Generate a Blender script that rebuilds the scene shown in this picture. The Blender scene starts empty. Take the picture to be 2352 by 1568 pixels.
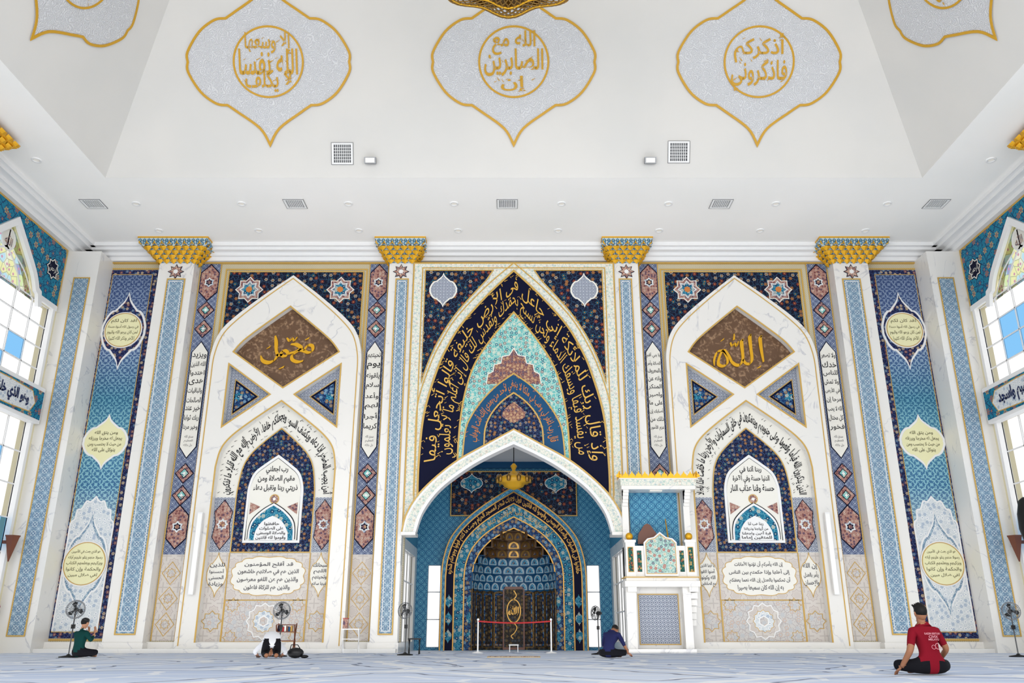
import bpy, bmesh, math, random
from mathutils import Vector, Matrix
from mathutils.geometry import tessellate_polygon
random.seed(7)
sc=bpy.context.scene
COL=sc.collection
pi=math.pi
# ------------------------------------------------------------------ arabic shaping
ORD="ءآأؤإئابةتثجحخدذرزسشصضطظعغفقكلمنهوىي"
CNT=[1,2,2,2,2,4,2,4,2,4,4,4,4,4,2,2,2,2]+[4]*15+[2,2,4]
F={};c=0xFE80
for ch,n in zip(ORD,CNT):
    F[ch]=(c,n); c+=n
def shape(s):
    out=[];i=0;prev=False;L=list(s)
    while i<len(L):
        ch=L[i]
        if ch not in F: out.append(ch);prev=False;i+=1;continue
        if ch=='ل' and i+1<len(L) and L[i+1] in 'آأإا':
            base={'آ':0xFEF5,'أ':0xFEF7,'إ':0xFEF9,'ا':0xFEFB}[L[i+1]]
            out.append(chr(base+(1 if prev else 0)));prev=False;i+=2;continue
        b,n=F[ch]
        nxt=i+1<len(L) and L[i+1] in F and F[L[i+1]][1]>1
        if n==4:
            k=(3 if nxt else 1) if prev else (2 if nxt else 0); prev=nxt
        elif n==2: k=1 if prev else 0; prev=False
        else: k=0; prev=False
        out.append(chr(b+k)); i+=1
    return ''.join(reversed(out))
_tc={}
def textmesh(s,bold=0.0,arab=True):
    key=(s,bold)
    if key in _tc: return _tc[key]
    cu=bpy.data.curves.new('t','FONT'); cu.body=shape(s) if arab else s; cu.size=1; cu.offset=bold; cu.resolution_u=3
    o=bpy.data.objects.new('t',cu); COL.objects.link(o)
    dg=bpy.context.evaluated_depsgraph_get(); me=o.evaluated_get(dg).to_mesh()
    v=[(p.co.x,p.co.y) for p in me.vertices]; f=[tuple(p.vertices) for p in me.polygons]
    bpy.data.objects.remove(o,do_unlink=True); bpy.data.curves.remove(cu)
    x0=min(p[0] for p in v);x1=max(p[0] for p in v);y0=min(p[1] for p in v);y1=max(p[1] for p in v)
    asp=(x1-x0)/(y1-y0)
    v=[((a-x0)/(x1-x0),(b-y0)/(y1-y0)) for a,b in v]
    _tc[key]=(v,f,asp); return _tc[key]
# ------------------------------------------------------------------ materials
def lin(c):
    r=[]
    for x in c[:3]:
        x=x/255.0
        r.append(x/12.92 if x<=.04045 else ((x+.055)/1.055)**2.4)
    return (r[0],r[1],r[2],1)
class G:
    def __init__(s,name,rough=.5,metal=0,spec=.5):
        s.m=bpy.data.materials.new(name); s.m.use_nodes=True; s.nt=s.m.node_tree
        s.b=s.nt.nodes['Principled BSDF']; s.b.inputs['Roughness'].default_value=rough; s.b.inputs['Metallic'].default_value=metal
        s.b.inputs['Specular IOR Level'].default_value=spec
    def n(s,t,**k):
        x=s.nt.nodes.new(t)
        for a,b in k.items(): setattr(x,a,b)
        return x
    def put(s,sock,v):
        if isinstance(v,bpy.types.NodeSocket): s.nt.links.new(v,sock)
        else: sock.default_value=v
    def M(s,op,a,b=0.0,c=0.0,clamp=False):
        x=s.n('ShaderNodeMath',operation=op,use_clamp=clamp)
        s.put(x.inputs[0],a); s.put(x.inputs[1],b); s.put(x.inputs[2],c); return x.outputs[0]
    def V(s,op,a,b=(0,0,0),sc=None):
        x=s.n('ShaderNodeVectorMath',operation=op); s.put(x.inputs[0],a); s.put(x.inputs[1],b)
        if sc is not None: s.put(x.inputs['Scale'],sc)
        return x.outputs[1] if op in('LENGTH','DOT_PRODUCT') else x.outputs[0]
    def sep(s,v):
        x=s.n('ShaderNodeSeparateXYZ'); s.put(x.inputs[0],v); return x.outputs
    def comb(s,x,y,z=0.0):
        q=s.n('ShaderNodeCombineXYZ'); s.put(q.inputs[0],x);s.put(q.inputs[1],y);s.put(q.inputs[2],z);return q.outputs[0]
    def uv(s):
        x=s.n('ShaderNodeUVMap'); x.uv_map='UVMap'; return x.outputs[0]
    def obj(s): return s.n('ShaderNodeTexCoord').outputs['Object']
    def mix(s,f,a,b):
        x=s.n('ShaderNodeMix',data_type='RGBA'); s.put(x.inputs[0],f)
        s.put(x.inputs[6],lin(a) if isinstance(a,tuple) else a); s.put(x.inputs[7],lin(b) if isinstance(b,tuple) else b); return x.outputs[2]
    def vor(s,v,scale,feature='F1',rnd=1.0):
        x=s.n('ShaderNodeTexVoronoi',feature=feature); x.voronoi_dimensions='2D'
        s.put(x.inputs['Vector'],v); x.inputs['Scale'].default_value=scale; x.inputs['Randomness'].default_value=rnd; return x.outputs
    def noise(s,v,scale,detail=2,dist=0):
        x=s.n('ShaderNodeTexNoise'); s.put(x.inputs['Vector'],v); x.inputs['Scale'].default_value=scale; x.inputs['Detail'].default_value=detail; x.inputs['Distortion'].default_value=dist
        return x.outputs
    def ramp(s,f,stops,const=False):
        x=s.n('ShaderNodeValToRGB'); cr=x.color_ramp
        if const: cr.interpolation='CONSTANT'
        while len(cr.elements)<len(stops): cr.elements.new(.5)
        for e,(p,cc) in zip(cr.elements,stops): e.position=p; e.color=lin(cc)
        s.put(x.inputs[0],f); return x.outputs[0]
    def sm(s,a,lo,hi):
        x=s.n('ShaderNodeMapRange',interpolation_type='SMOOTHSTEP'); s.put(x.inputs[0],a); x.inputs[1].default_value=lo;x.inputs[2].default_value=hi; return x.outputs[0]
    def done(s,col,bump=None,bs=.3,bd=.02):
        s.put(s.b.inputs['Base Color'],lin(col) if isinstance(col,tuple) else col)
        if bump is not None:
            x=s.n('ShaderNodeBump'); x.inputs['Strength'].default_value=bs; x.inputs['Distance'].default_value=bd
            s.put(x.inputs['Height'],bump); s.nt.links.new(x.outputs[0],s.b.inputs['Normal'])
        return s.m
def floral_c(g,co,scale,base,vine,pal,vw=.05,pr=.27):
    nz=g.noise(co,scale*.9,1)[1]
    w=g.V('SCALE',g.V('SUBTRACT',nz,(.5,.5,.5)),sc=.6/scale)
    c2=g.V('ADD',co,w)
    e=g.vor(c2,scale*1.25,'DISTANCE_TO_EDGE')[0]
    nz2=g.vor(c2,scale*2.7,'F1')
    col=g.mix(g.M('LESS_THAN',nz2[0],.17),base,vine)
    col=g.mix(g.M('LESS_THAN',e,vw),col,vine)
    v=g.vor(co,scale,'F1',.75)
    rel=g.sep(g.V('SUBTRACT',co,v[2]))
    ang=g.M('ARCTAN2',rel[1],rel[0])
    pet=g.M('ADD',pr,g.M('MULTIPLY',g.M('COSINE',g.M('MULTIPLY',ang,6.0)),.075))
    r=g.sep(v[1])[0]
    st=[(i/len(pal),p) for i,p in enumerate(pal)]
    pc=g.ramp(r,st,True)
    col=g.mix(g.M('LESS_THAN',v[0],g.M('ADD',pet,.05)),col,base)
    col=g.mix(g.M('LESS_THAN',v[0],pet),col,pc)
    col=g.mix(g.M('LESS_THAN',v[0],.15),col,base)
    col=g.mix(g.M('LESS_THAN',v[0],.09),col,pal[0])
    return col
def floral(name,scale,base,vine,pal,rough=.5,vw=.05,pr=.27):
    g=G(name,rough,0,.15); return g.done(floral_c(g,g.uv(),scale,base,vine,pal,vw,pr))
def star_sdf(g,co,cell):
    q=g.sep(g.V('SCALE',co,sc=1.0/cell))
    x=g.M('ABSOLUTE',g.M('SUBTRACT',g.M('FRACT',g.M('ADD',q[0],100.0)),.5)); y=g.M('ABSOLUTE',g.M('SUBTRACT',g.M('FRACT',g.M('ADD',q[1],100.0)),.5))
    return g.M('MINIMUM',g.M('MAXIMUM',x,y),g.M('MULTIPLY',g.M('ADD',x,y),.7071)),x,y
def startile(name,cell,stops,rough=.45,linec=None,lw=.02):
    g=G(name,rough,0,.25); co=g.uv(); d,x,y=star_sdf(g,co,cell)
    col=g.ramp(g.M('MULTIPLY',d,2.0),stops,True)
    if linec:
        col=g.mix(g.M('LESS_THAN',g.M('ABSOLUTE',g.M('SUBTRACT',x,y)),lw),col,linec)
    return g.done(col)
def plain(name,c,rough=.5,metal=0,spec=.5):
    return G(name,rough,metal,spec).done(c)
def marble(name,base,vein,scale=1.0,rough=.18,w=.035):
    g=G(name,rough); co=g.obj()
    nz=g.noise(co,.5*scale,5,1.2)[0]
    a=g.M('ABSOLUTE',g.M('SUBTRACT',nz,.5))
    f=g.sm(a,0.0,w)
    nz2=g.noise(co,1.7*scale,3)[0]
    f2=g.M('MULTIPLY',g.M('SUBTRACT',1.0,f),g.sm(nz2,.4,.65))
    return g.done(g.mix(f2,base,vein))
mt={}
def mk():
    g=G('white_ceiling_plaster',.7); nz=g.noise(g.obj(),.35,4)[0]
    mt['plaster']=g.done(g.mix(g.sm(nz,.35,.7),(242,240,237),(238,237,234)))
    g=G('shaded_vault_plaster',.8); nz=g.noise(g.obj(),.35,4)[0]
    mt['vault']=g.done(g.mix(g.sm(nz,.35,.7),(214,212,208),(209,208,205)))  # shade put into the colour: recess slopes darkened against the strong front light
    mt['white']=plain('white_paint',(230,230,230),.5)
    mt['marble']=marble('white_marble',(225,223,219),(192,192,196),1.2,.2,.018)
    mt['brown']=marble('brown_marble',(96,68,46),(160,128,98),5,.3,.09)
    mt['gold']=G('polished_gold',.35,.45).done((222,166,28))
    mt['goldp']=plain('gold_paint',(196,148,20),.45)
    mt['goldline']=plain('gold_trim',(196,158,76),.4)
    mt['black']=plain('black_letter',(30,30,36),.6,0,.15)
    mt['grey_letter']=plain('grey_letter',(72,72,80),.5,0,.2)
    mt['blue_letter']=plain('navy_letter',(24,36,80),.5,0,.2)
    mt['navy']=plain('navy_band',(9,13,42),.6,0,.1)
    mt['goldtext']=plain('gold_letter',(214,168,66),.4)
    mt['orange']=plain('orange_letter',(196,118,48),.5)
    mt['dblue']=plain('deep_blue_tile',(14,72,112),.45,0,.2)
    g=G('cream_wall',.7); q=g.sep(g.V('SCALE',g.uv(),sc=14)); s=g.M('MULTIPLY',g.M('SINE',g.M('MULTIPLY',q[0],6.28)),g.M('SINE',g.M('MULTIPLY',q[1],6.28)))
    mt['cream']=g.done(g.mix(g.M('GREATER_THAN',s,.3),(200,192,166),(170,160,130)))
    mt['creamside']=plain('cream_side_wall',(222,214,182),.6)
    mt['nfloral']=floral('navy_floral_tile',4.2,(12,15,40),(40,70,100),[(190,130,70),(160,66,44),(200,196,180),(40,120,140)],pr=.22)
    mt['nfloral2']=floral('navy_fine_floral_tile',6.0,(14,19,52),(52,76,120),[(180,130,74),(160,160,160),(60,130,150)],pr=.24)
    mt['border']=floral('navy_border_tile',6.0,(22,28,68),(64,76,120),[(200,180,150),(150,96,90),(90,130,170)],pr=.28)
    mt['teal']=floral('turquoise_floral_tile',5.5,(108,182,180),(206,218,204),[(230,222,200),(160,70,56),(20,60,104)],pr=.26)
    mt['sideteal']=floral('side_turquoise_tile',2.6,(24,120,150),(14,60,100),[(170,90,56),(56,48,96),(196,150,80)],pr=.24)
    mt['portal']=floral('cream_floral_tile',6.0,(226,223,212),(176,198,190),[(110,170,162),(196,140,120),(130,156,186)],vw=.045,pr=.2)
    mt['pink']=floral('rose_floral_tile',9.0,(156,114,106),(190,156,140),[(46,46,86),(210,190,170),(110,54,54)],pr=.3)
    mt['reddish']=floral('red_floral_tile',8.0,(126,82,80),(186,150,120),[(206,172,130),(50,60,100)],pr=.3)
    mt['parapet']=floral('parapet_floral_tile',7.0,(178,204,196),(96,146,136),[(176,74,56),(220,208,184),(46,74,106)],pr=.3)
    mt['green']=floral('green_floral_tile',9.0,(14,70,66),(70,130,112),[(206,170,100),(160,66,50)],pr=.28)
    mt['blue_strip']=startile('blue_star_tile',.29,[(0,(170,192,202)),(.14,(96,122,150)),(.42,(200,208,210)),(.5,(118,146,168)),(.78,(84,112,142)),(.86,(150,174,190))],linec=(180,196,204),lw=.04)
    mt['strip']=startile('slate_star_tile',.22,[(0,(176,184,196)),(.2,(86,98,130)),(.5,(156,166,184)),(.6,(74,88,124)),(.85,(120,132,158))],linec=(160,170,188),lw=.03)
    mt['grey']=startile('grey_lattice_tile',.12,[(0,(50,58,82)),(.25,(178,184,196)),(.6,(96,106,128)),(.85,(196,200,208))])
    mt['pale']=startile('pale_beige_tile',.5,[(0,(198,190,184)),(.4,(206,199,192)),(.5,(178,166,164)),(.56,(206,200,194)),(.92,(188,181,176))])
    mt['pale2']=floral('pale_rosette_tile',4.5,(200,197,194),(176,168,168),[(182,188,194),(196,172,158)],pr=.26)
    mt['chamber']=startile('chamber_blue_tile',.26,[(0,(130,190,208)),(.16,(46,122,160)),(.45,(104,168,192)),(.55,(34,104,146)),(.85,(80,150,180))],linec=(96,160,188),lw=.03)
    mt['muq']=plain('muqarnas_glaze',(160,180,190),.5,0,.2)
    mt['bronze']=plain('muqarnas_bronze',(84,62,44),.4,0,.3)
    mt['mteal']=floral('mihrab_teal_tile',5.0,(26,108,140),(90,160,180),[(200,200,180),(12,44,84)],pr=.28)
    mt['mblue']=floral('mihrab_blue_tile',6.0,(16,42,92),(56,110,150),[(130,170,196),(180,140,76)],pr=.3)
    mt['mgold']=floral('mihrab_bronze_tile',7.0,(34,32,36),(80,66,44),[(116,94,56),(60,74,90)],pr=.3)
    mt['paleblue']=floral('pale_blue_relief',6.0,(204,210,214),(226,228,228),[(150,168,190),(232,232,232)],pr=.28)
    mt['paper']=plain('ivory_panel',(228,226,218),.5)
    mt['ivory']=plain('cream_roundel',(230,226,180),.5)
    mt['ivoryl']=plain('olive_letter',(84,80,50),.5)
    mt['star']=floral('star_tile',16.0,(140,70,60),(210,200,180),[(230,220,200),(50,96,120)],pr=.3)
    g=G('white_relief',.6); co=g.uv(); nz=g.noise(co,2.5,2)[1]; c2=g.V('ADD',co,g.V('SCALE',g.V('SUBTRACT',nz,(.5,.5,.5)),sc=.35))
    v=g.vor(c2,5.0,'F1',.6)[0]; s=g.M('SINE',g.M('MULTIPLY',v,26.0))
    mt['relief']=g.done(g.mix(g.sm(s,-.3,.6),(194,195,199),(211,212,214)),s,.4,.015)
    g=G('long_blue_panel_tile',.45,0,.25); co=g.uv(); z=g.sep(co)[1]
    d,x,y=star_sdf(g,co,.37)
    a=g.ramp(g.M('DIVIDE',z,14.0),[(0,(206,210,208)),(.27,(190,206,210)),(.38,(130,180,194)),(.5,(140,188,196)),(.6,(96,152,172)),(.74,(150,168,192)),(.93,(110,128,158))])
    b=g.ramp(g.M('DIVIDE',z,14.0),[(0,(170,178,184)),(.27,(130,160,180)),(.38,(58,106,146)),(.5,(70,128,160)),(.6,(40,96,130)),(.74,(70,92,140)),(.93,(52,72,116))])
    f=g.M('GREATER_THAN',g.M('SINE',g.M('MULTIPLY',d,22.0)),0.25)
    n2=g.vor(co,9.0,'F1')[0]
    col=g.mix(f,b,a); col=g.mix(g.M('LESS_THAN',n2,.22),col,b); col=g.mix(g.M('LESS_THAN',g.M('ABSOLUTE',g.M('SUBTRACT',x,y)),.035),col,a)
    mt['long']=g.done(col)
    # carpet
    g=G('carpet',.95,0,.1); co=g.uv(); nz=g.noise(co,.25,3)[1]; c2=g.V('ADD',co,g.V('SCALE',g.V('SUBTRACT',nz,(.5,.5,.5)),sc=2.2))
    e=g.vor(c2,.30,'DISTANCE_TO_EDGE')[0]
    e2=g.vor(c2,.8,'DISTANCE_TO_EDGE')[0]
    col=g.mix(g.sm(g.noise(co,.12,3)[0],.4,.6),(182,195,219),(199,208,225))
    col=g.mix(g.M('LESS_THAN',e2,.05),col,(216,220,229))
    col=g.mix(g.M('LESS_THAN',g.M('ABSOLUTE',g.M('SUBTRACT',e,.16)),.012),col,(126,134,154))
    col=g.mix(g.M('LESS_THAN',e,.04),col,(220,223,229))
    mt['carpet']=g.done(col,g.noise(co,60,2)[0],.3,.01)
    def glass(name,colsock_fn):
        m=bpy.data.materials.new(name); m.use_nodes=True; nt=m.node_tree
        g=G.__new__(G); g.m=m; g.nt=nt; nt.nodes.remove(nt.nodes['Principled BSDF'])
        t=nt.nodes.new('ShaderNodeBsdfTransparent'); g.put(t.inputs[0],colsock_fn(g)); nt.links.new(t.outputs[0],nt.nodes['Material Output'].inputs[0]); return m
    mt['pane']=glass('clear_pane',lambda g:(.44,.44,.44,1))
    mt['bluepane']=glass('blue_pane',lambda g:(.09,.21,.34,1))
    def sg(g):
        co=g.uv(); v=g.vor(co,3.4,'F1',.8); e=g.vor(co,3.4,'DISTANCE_TO_EDGE')[0]
        c=g.ramp(g.sep(v[1])[0],[(0,(150,150,112)),(.35,(136,148,112)),(.55,(120,142,150)),(.75,(150,150,136)),(.93,(100,106,130))],True)
        c=g.mix(g.M('LESS_THAN',v[0],.16),c,(130,96,110))
        return g.mix(g.M('LESS_THAN',e,.04),c,(110,116,96))
    mt['stained']=glass('stained_glass',sg)
    mt['dark']=plain('black_plastic',(18,18,20),.4,0,.3)
    mt['metal']=G('fan_steel',.35,.7).done((120,122,126))
    mt['wood']=plain('varnished_wood',(104,52,26),.4)
    mt['rope']=plain('red_rope',(170,30,34),.7)
    mt['brass']=G('brass',.35,.85).done((150,116,60))
    mt['capblue']=startile('capital_blue_tile',.16,[(0,(150,190,200)),(.3,(70,110,140)),(.7,(186,200,200))])
    mt['vent']=plain('vent_shadow',(80,82,86),.6)
    mt['lampglass']=plain('lamp_lens',(245,240,230),.3)
    mt['rug']=floral('prayer_rug',8.0,(200,192,180),(140,110,100),[(120,60,60),(60,70,110)],pr=.3)
mk()
# ------------------------------------------------------------------ builder
class Fr:
    def __init__(s,o,u,w,n): s.o=Vector(o);s.u=Vector(u);s.w=Vector(w);s.n=Vector(n)
    def __call__(s,a,b,c=0.0): return s.o+s.u*a+s.w*b+s.n*c
def FB(D): return Fr((0,D,0),(1,0,0),(0,0,1),(0,-1,0))
class B:
    def __init__(s,name,fr=None): s.name=name;s.v=[];s.f=[];s.mi=[];s.uvs=[];s.mats=[];s.fr=fr;s.smooth=[]
    def m(s,k):
        mat=mt[k] if isinstance(k,str) else k
        if mat not in s.mats: s.mats.append(mat)
        return s.mats.index(mat)
    def add(s,vs,fs,k,uv=None,sm=False):
        o=len(s.v); s.v.extend([tuple(p) for p in vs]); mi=s.m(k)
        for f in fs:
            s.f.append(tuple(i+o for i in f)); s.mi.append(mi); s.smooth.append(sm)
            s.uvs.append([uv[i] for i in f] if uv else None)
    def plate(s,k,outer,n=0.0,th=.02,holes=(),fr=None,side=None):
        fr=fr or s.fr
        loops=[list(outer)]+[list(h) for h in holes]
        flat=[p for l in loops for p in l]
        tris=tessellate_polygon([[Vector((p[0],p[1],0)) for p in l] for l in loops])
        s.add([fr(a,b,n) for a,b in flat],[tuple(t) for t in tris],k,flat)
        if th>0:
            vs=[];fs=[]
            for l in loops:
                o=len(vs);N=len(l)
                for a,b in l: vs.append(fr(a,b,n)); vs.append(fr(a,b,n-th))
                for i in range(N):
                    j=(i+1)%N; fs.append((o+2*i,o+2*j,o+2*j+1,o+2*i+1))
            s.add(vs,fs,side or k)
    def ribbon(s,k,pts,w,n=0.0,closed=False,fr=None,th=.015):
        fr=fr or s.fr;N=len(pts);A=[];Bv=[]
        P=[Vector((p[0],p[1])) for p in pts]
        for i in range(N):
            a=P[i-1] if (i>0 or closed) else P[i]; b=P[(i+1)%N] if (i<N-1 or closed) else P[i]
            d1=(P[i]-a); d2=(b-P[i])
            if d1.length<1e-6:d1=d2
            if d2.length<1e-6:d2=d1
            d1=d1.normalized();d2=d2.normalized(); t=(d1+d2)
            t=t.normalized() if t.length>1e-4 else d1
            nn=Vector((-t.y,t.x)); cs=max(.35,nn.dot(Vector((-d1.y,d1.x)))); o=nn*(w/2/cs)
            A.append(P[i]+o);Bv.append(P[i]-o)
        vs=[];uv=[];fs=[]
        for a,b in zip(A,Bv):
            vs+= [fr(a.x,a.y,n),fr(b.x,b.y,n),fr(a.x,a.y,n-th),fr(b.x,b.y,n-th)]; uv+=[(a.x,a.y),(b.x,b.y)]*2
        for i in range(N if closed else N-1):
            j=(i+1)%N
            fs+=[(4*i,4*j,4*j+1,4*i+1),(4*i,4*j,4*j+2,4*i+2),(4*i+1,4*j+1,4*j+3,4*i+3)]
        s.add(vs,fs,k,uv)
    def pen(s,k,strokes,cx,cz,sx,sz,n,nib=.6,w0=.1,fr=None,th=.03):
        # broad-nib pen strokes: each stroke is a list of (x,y,weight)
        fr=fr or s.fr
        for st in strokes:
            xy=spl([(p[0],p[1]) for p in st],8); ww=spl([(p[2],0) for p in st],8)
            P=[Vector((cx+x*sx,cz+y*sz)) for x,y in xy]; N=len(P); vs=[];fs=[]
            nv=Vector((math.cos(nib),math.sin(nib)))
            for i in range(N):
                t=(P[min(N-1,i+1)]-P[max(0,i-1)]).normalized(); nn=Vector((-t.y,t.x)); w=w0*ww[i][0]
                o=nv*(w*.5); 
                if o.dot(nn)<0: o=-o
                o=o*.75+nn*(w*.2)
                for q in(P[i]+o,P[i]-o): vs+=[fr(q.x,q.y,n),fr(q.x,q.y,n-th)]
            for i in range(N-1):
                a=4*i;b_=4*(i+1); fs+=[(a,b_,b_+2,a+2),(a,b_,b_+1,a+1),(a+2,b_+2,b_+3,a+3)]
            s.add(vs,fs,k)
    def box(s,k,x0,x1,y0,y1,z0,z1):
        vs=[(x,y,z) for x in(x0,x1) for y in(y0,y1) for z in(z0,z1)]
        s.add(vs,[(0,1,3,2),(4,6,7,5),(0,4,5,1),(2,3,7,6),(0,2,6,4),(1,5,7,3)],k)
    def tube(s,k,pts,r,seg=8,closed=False,sm=True):
        P=[Vector(p) for p in pts];N=len(P);R=r if isinstance(r,(list,tuple)) else [r]*N
        vs=[];fs=[];up=Vector((0,0,1))
        for i in range(N):
            a=P[i-1] if(i>0 or closed) else P[i]; b=P[(i+1)%N] if(i<N-1 or closed) else P[i]
            t=(b-a); t=t.normalized() if t.length>1e-9 else Vector((0,0,1))
            x=t.cross(up)
            if x.length<.15: x=t.cross(Vector((1,0,0)))
            x.normalize(); y=t.cross(x)
            for j in range(seg):
                an=2*pi*j/seg; vs.append(P[i]+(x*math.cos(an)+y*math.sin(an))*R[i])
        for i in range(N if closed else N-1):
            i2=(i+1)%N
            for j in range(seg):
                j2=(j+1)%seg; fs.append((i*seg+j,i*seg+j2,i2*seg+j2,i2*seg+j))
        if not closed: fs+= [tuple(range(seg)),tuple(range((N-1)*seg,N*seg))]
        s.add(vs,fs,k,sm=sm)
    def lathe(s,k,prof,c,seg=24,sm=True,lobes=0,la=0):
        vs=[];fs=[]
        for r,z in prof:
            for j in range(seg):
                an=2*pi*j/seg; rr=r*(1+la*math.cos(lobes*an)); vs.append((c[0]+rr*math.cos(an),c[1]+rr*math.sin(an),c[2]+z))
        for i in range(len(prof)-1):
            for j in range(seg):
                j2=(j+1)%seg; fs.append((i*seg+j,i*seg+j2,(i+1)*seg+j2,(i+1)*seg+j))
        s.add(vs,fs,k,sm=sm)
    def ball(s,k,c,r,seg=16,M=None):
        r=r if isinstance(r,(tuple,list)) else (r,r,r); vs=[];fs=[];n=seg//2
        for i in range(n+1):
            ph=pi*i/n
            for j in range(seg):
                th=2*pi*j/seg; p=Vector((r[0]*math.sin(ph)*math.cos(th),r[1]*math.sin(ph)*math.sin(th),r[2]*math.cos(ph)))
                if M: p=M@p
                vs.append(Vector(c)+p)
        for i in range(n):
            for j in range(seg):
                j2=(j+1)%seg; fs.append((i*seg+j,i*seg+j2,(i+1)*seg+j2,(i+1)*seg+j))
        s.add(vs,fs,k,sm=True)
    def text(s,k,st,cx,cz,w,h,n=0.0,fr=None,keep=True,bold=0.0,arab=True,stretch=1.6):
        fr=fr or s.fr; v,f,asp=textmesh(st,bold,arab)
        ww,hh=w,h
        if keep:
            if w/h>asp*stretch: ww=h*asp*stretch
            elif w/h<asp/1.9: hh=w/asp*1.9
        s.add([fr(cx+(a-.5)*ww,cz+(b-.5)*hh,n) for a,b in v],f,k)
    def lines(s,k,L,cx,zt,zb,w,n=0.0,fr=None,bold=0.01,gap=.25):
        hh=(zt-zb)/len(L)
        ws=w if isinstance(w,(list,tuple)) else [w]*len(L)
        for i,t in enumerate(L):
            s.text(k,t,cx,zt-hh*(i+.5),ws[i],hh*(1-gap),n,fr,bold=bold)
    def arctext(s,k,st,inner,outer,lo,hi,n,fr=None,bold=.015,t0=.01,t1=.99):
        fr=fr or s.fr; I=resamp(inner,160);O=resamp(outer,160); v,f,asp=textmesh(st,bold)
        vs=[]
        for a,b in v:
            t=(t0+(t1-t0)*a)*159; i=min(158,int(t)); q=t-i; e=lo+(hi-lo)*b
            p=I[i].lerp(I[i+1],q).lerp(O[i].lerp(O[i+1],q),e); vs.append(fr(p.x,p.y,n))
        s.add(vs,f,k)
    def marks(s,k,inner,outer,cnt,n,sz=.1,fr=None,tr=(2,156)):
        fr=fr or s.fr; I=resamp(inner,160);O=resamp(outer,160)
        for i in range(cnt):
            t=random.uniform(*tr); j=int(t); e=random.choice([random.uniform(.04,.12),random.uniform(.46,.55),random.uniform(.88,.96)])
            p=I[j].lerp(O[j],e); a=random.choice([.5,.6,2.2]); L=sz*random.uniform(.6,1.2)
            d=Vector((math.cos(a),math.sin(a)))*L/2; q=Vector((-d.y,d.x))*.22
            s.add([fr(*(p+x),n) for x in(d+q*.3,-d+q,-d-q,d-q*.3)],[(0,1,2,3)],k)
    def obj(s,parent=None):
        me=bpy.data.meshes.new(s.name); me.from_pydata(s.v,[],s.f)
        for m in s.mats: me.materials.append(m)
        me.polygons.foreach_set('material_index',s.mi); me.polygons.foreach_set('use_smooth',s.smooth)
        uvl=me.uv_layers.new(name='UVMap'); me.update()
        for p,uv in zip(me.polygons,s.uvs):
            if uv is None:
                nn=p.normal; ax=max(range(3),key=lambda i:abs(nn[i]))
                for li in p.loop_indices:
                    co=me.vertices[me.loops[li].vertex_index].co
                    uvl.data[li].uv=(co.y,co.z) if ax==0 else ((co.x,co.z) if ax==1 else (co.x,co.y))
            else:
                for li,q in zip(p.loop_indices,uv): uvl.data[li].uv=q
        o=bpy.data.objects.new(s.name,me); COL.objects.link(o)
        if parent: o.parent=parent
        return o
def resamp(pts,n):
    P=[Vector((p[0],p[1])) for p in pts]; L=[0]
    for i in range(1,len(P)): L.append(L[-1]+(P[i]-P[i-1]).length)
    out=[];j=0
    for i in range(n):
        d=L[-1]*i/(n-1)
        while j<len(L)-2 and L[j+1]<d: j+=1
        q=(d-L[j])/max(1e-9,L[j+1]-L[j]); out.append(P[j].lerp(P[j+1],min(1,q)))
    return out
def spl(pts,n=6):
    out=[];N=len(pts)
    for i in range(N-1):
        p0=pts[max(0,i-1)];p1=pts[i];p2=pts[i+1];p3=pts[min(N-1,i+2)]
        for j in range(n):
            t=j/n; r=[]
            for a in(0,1):
                r.append(.5*((2*p1[a])+(-p0[a]+p2[a])*t+(2*p0[a]-5*p1[a]+4*p2[a]-p3[a])*t*t+(-p0[a]+3*p1[a]-3*p2[a]+p3[a])*t**3))
            out.append(tuple(r))
    out.append(tuple(pts[-1])); return out
def arch(half,cx=0,n=6):
    h=spl(half,n) if n>1 else list(half)
    return [(cx-a,b) for a,b in reversed(h)]+[(cx+a,b) for a,b in h[1:]]
def rect(x0,x1,z0,z1): return [(x0,z0),(x1,z0),(x1,z1),(x0,z1)]
def starpoly(cx,cz,r,k=8,q=.72,rot=None):
    rot=pi/2 if rot is None else rot
    return [(cx+(r if i%2==0 else r*q)*math.cos(rot+pi*i/k),cz+(r if i%2==0 else r*q)*math.sin(rot+pi*i/k)) for i in range(2*k)]
def circ(cx,cz,r,n=32,rz=None): 
    rz=rz or r
    return [(cx+r*math.cos(2*pi*i/n),cz+rz*math.sin(2*pi*i/n)) for i in range(n)]
def quat(cx,cz,hw,hh):
    q=spl([(0,1),(.12,.80),(.40,.60),(.52,.52)],5)[:-1]+spl([(.52,.52),(.66,.50),(.85,.36),(1.0,.12),(1.0,0)],5)
    h=q+[(a,-b) for a,b in reversed(q[:-1])]
    full=h+[(-a,b) for a,b in reversed(h[1:-1])]
    return [(cx+a*hw,cz+b*hh) for a,b in full]
def lobed(cx,cz,hw,hh,k=14,amp=.06):
    out=[];n=k*6
    for i in range(n):
        t=2*pi*i/n; r=1+amp*abs(math.sin(k*t/2))*1.2-amp
        x=math.copysign(abs(math.cos(t))**.75,math.cos(t)); z=math.copysign(abs(math.sin(t))**.75,math.sin(t))
        out.append((cx+hw*r*x,cz+hh*r*z))
    return out
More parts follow.
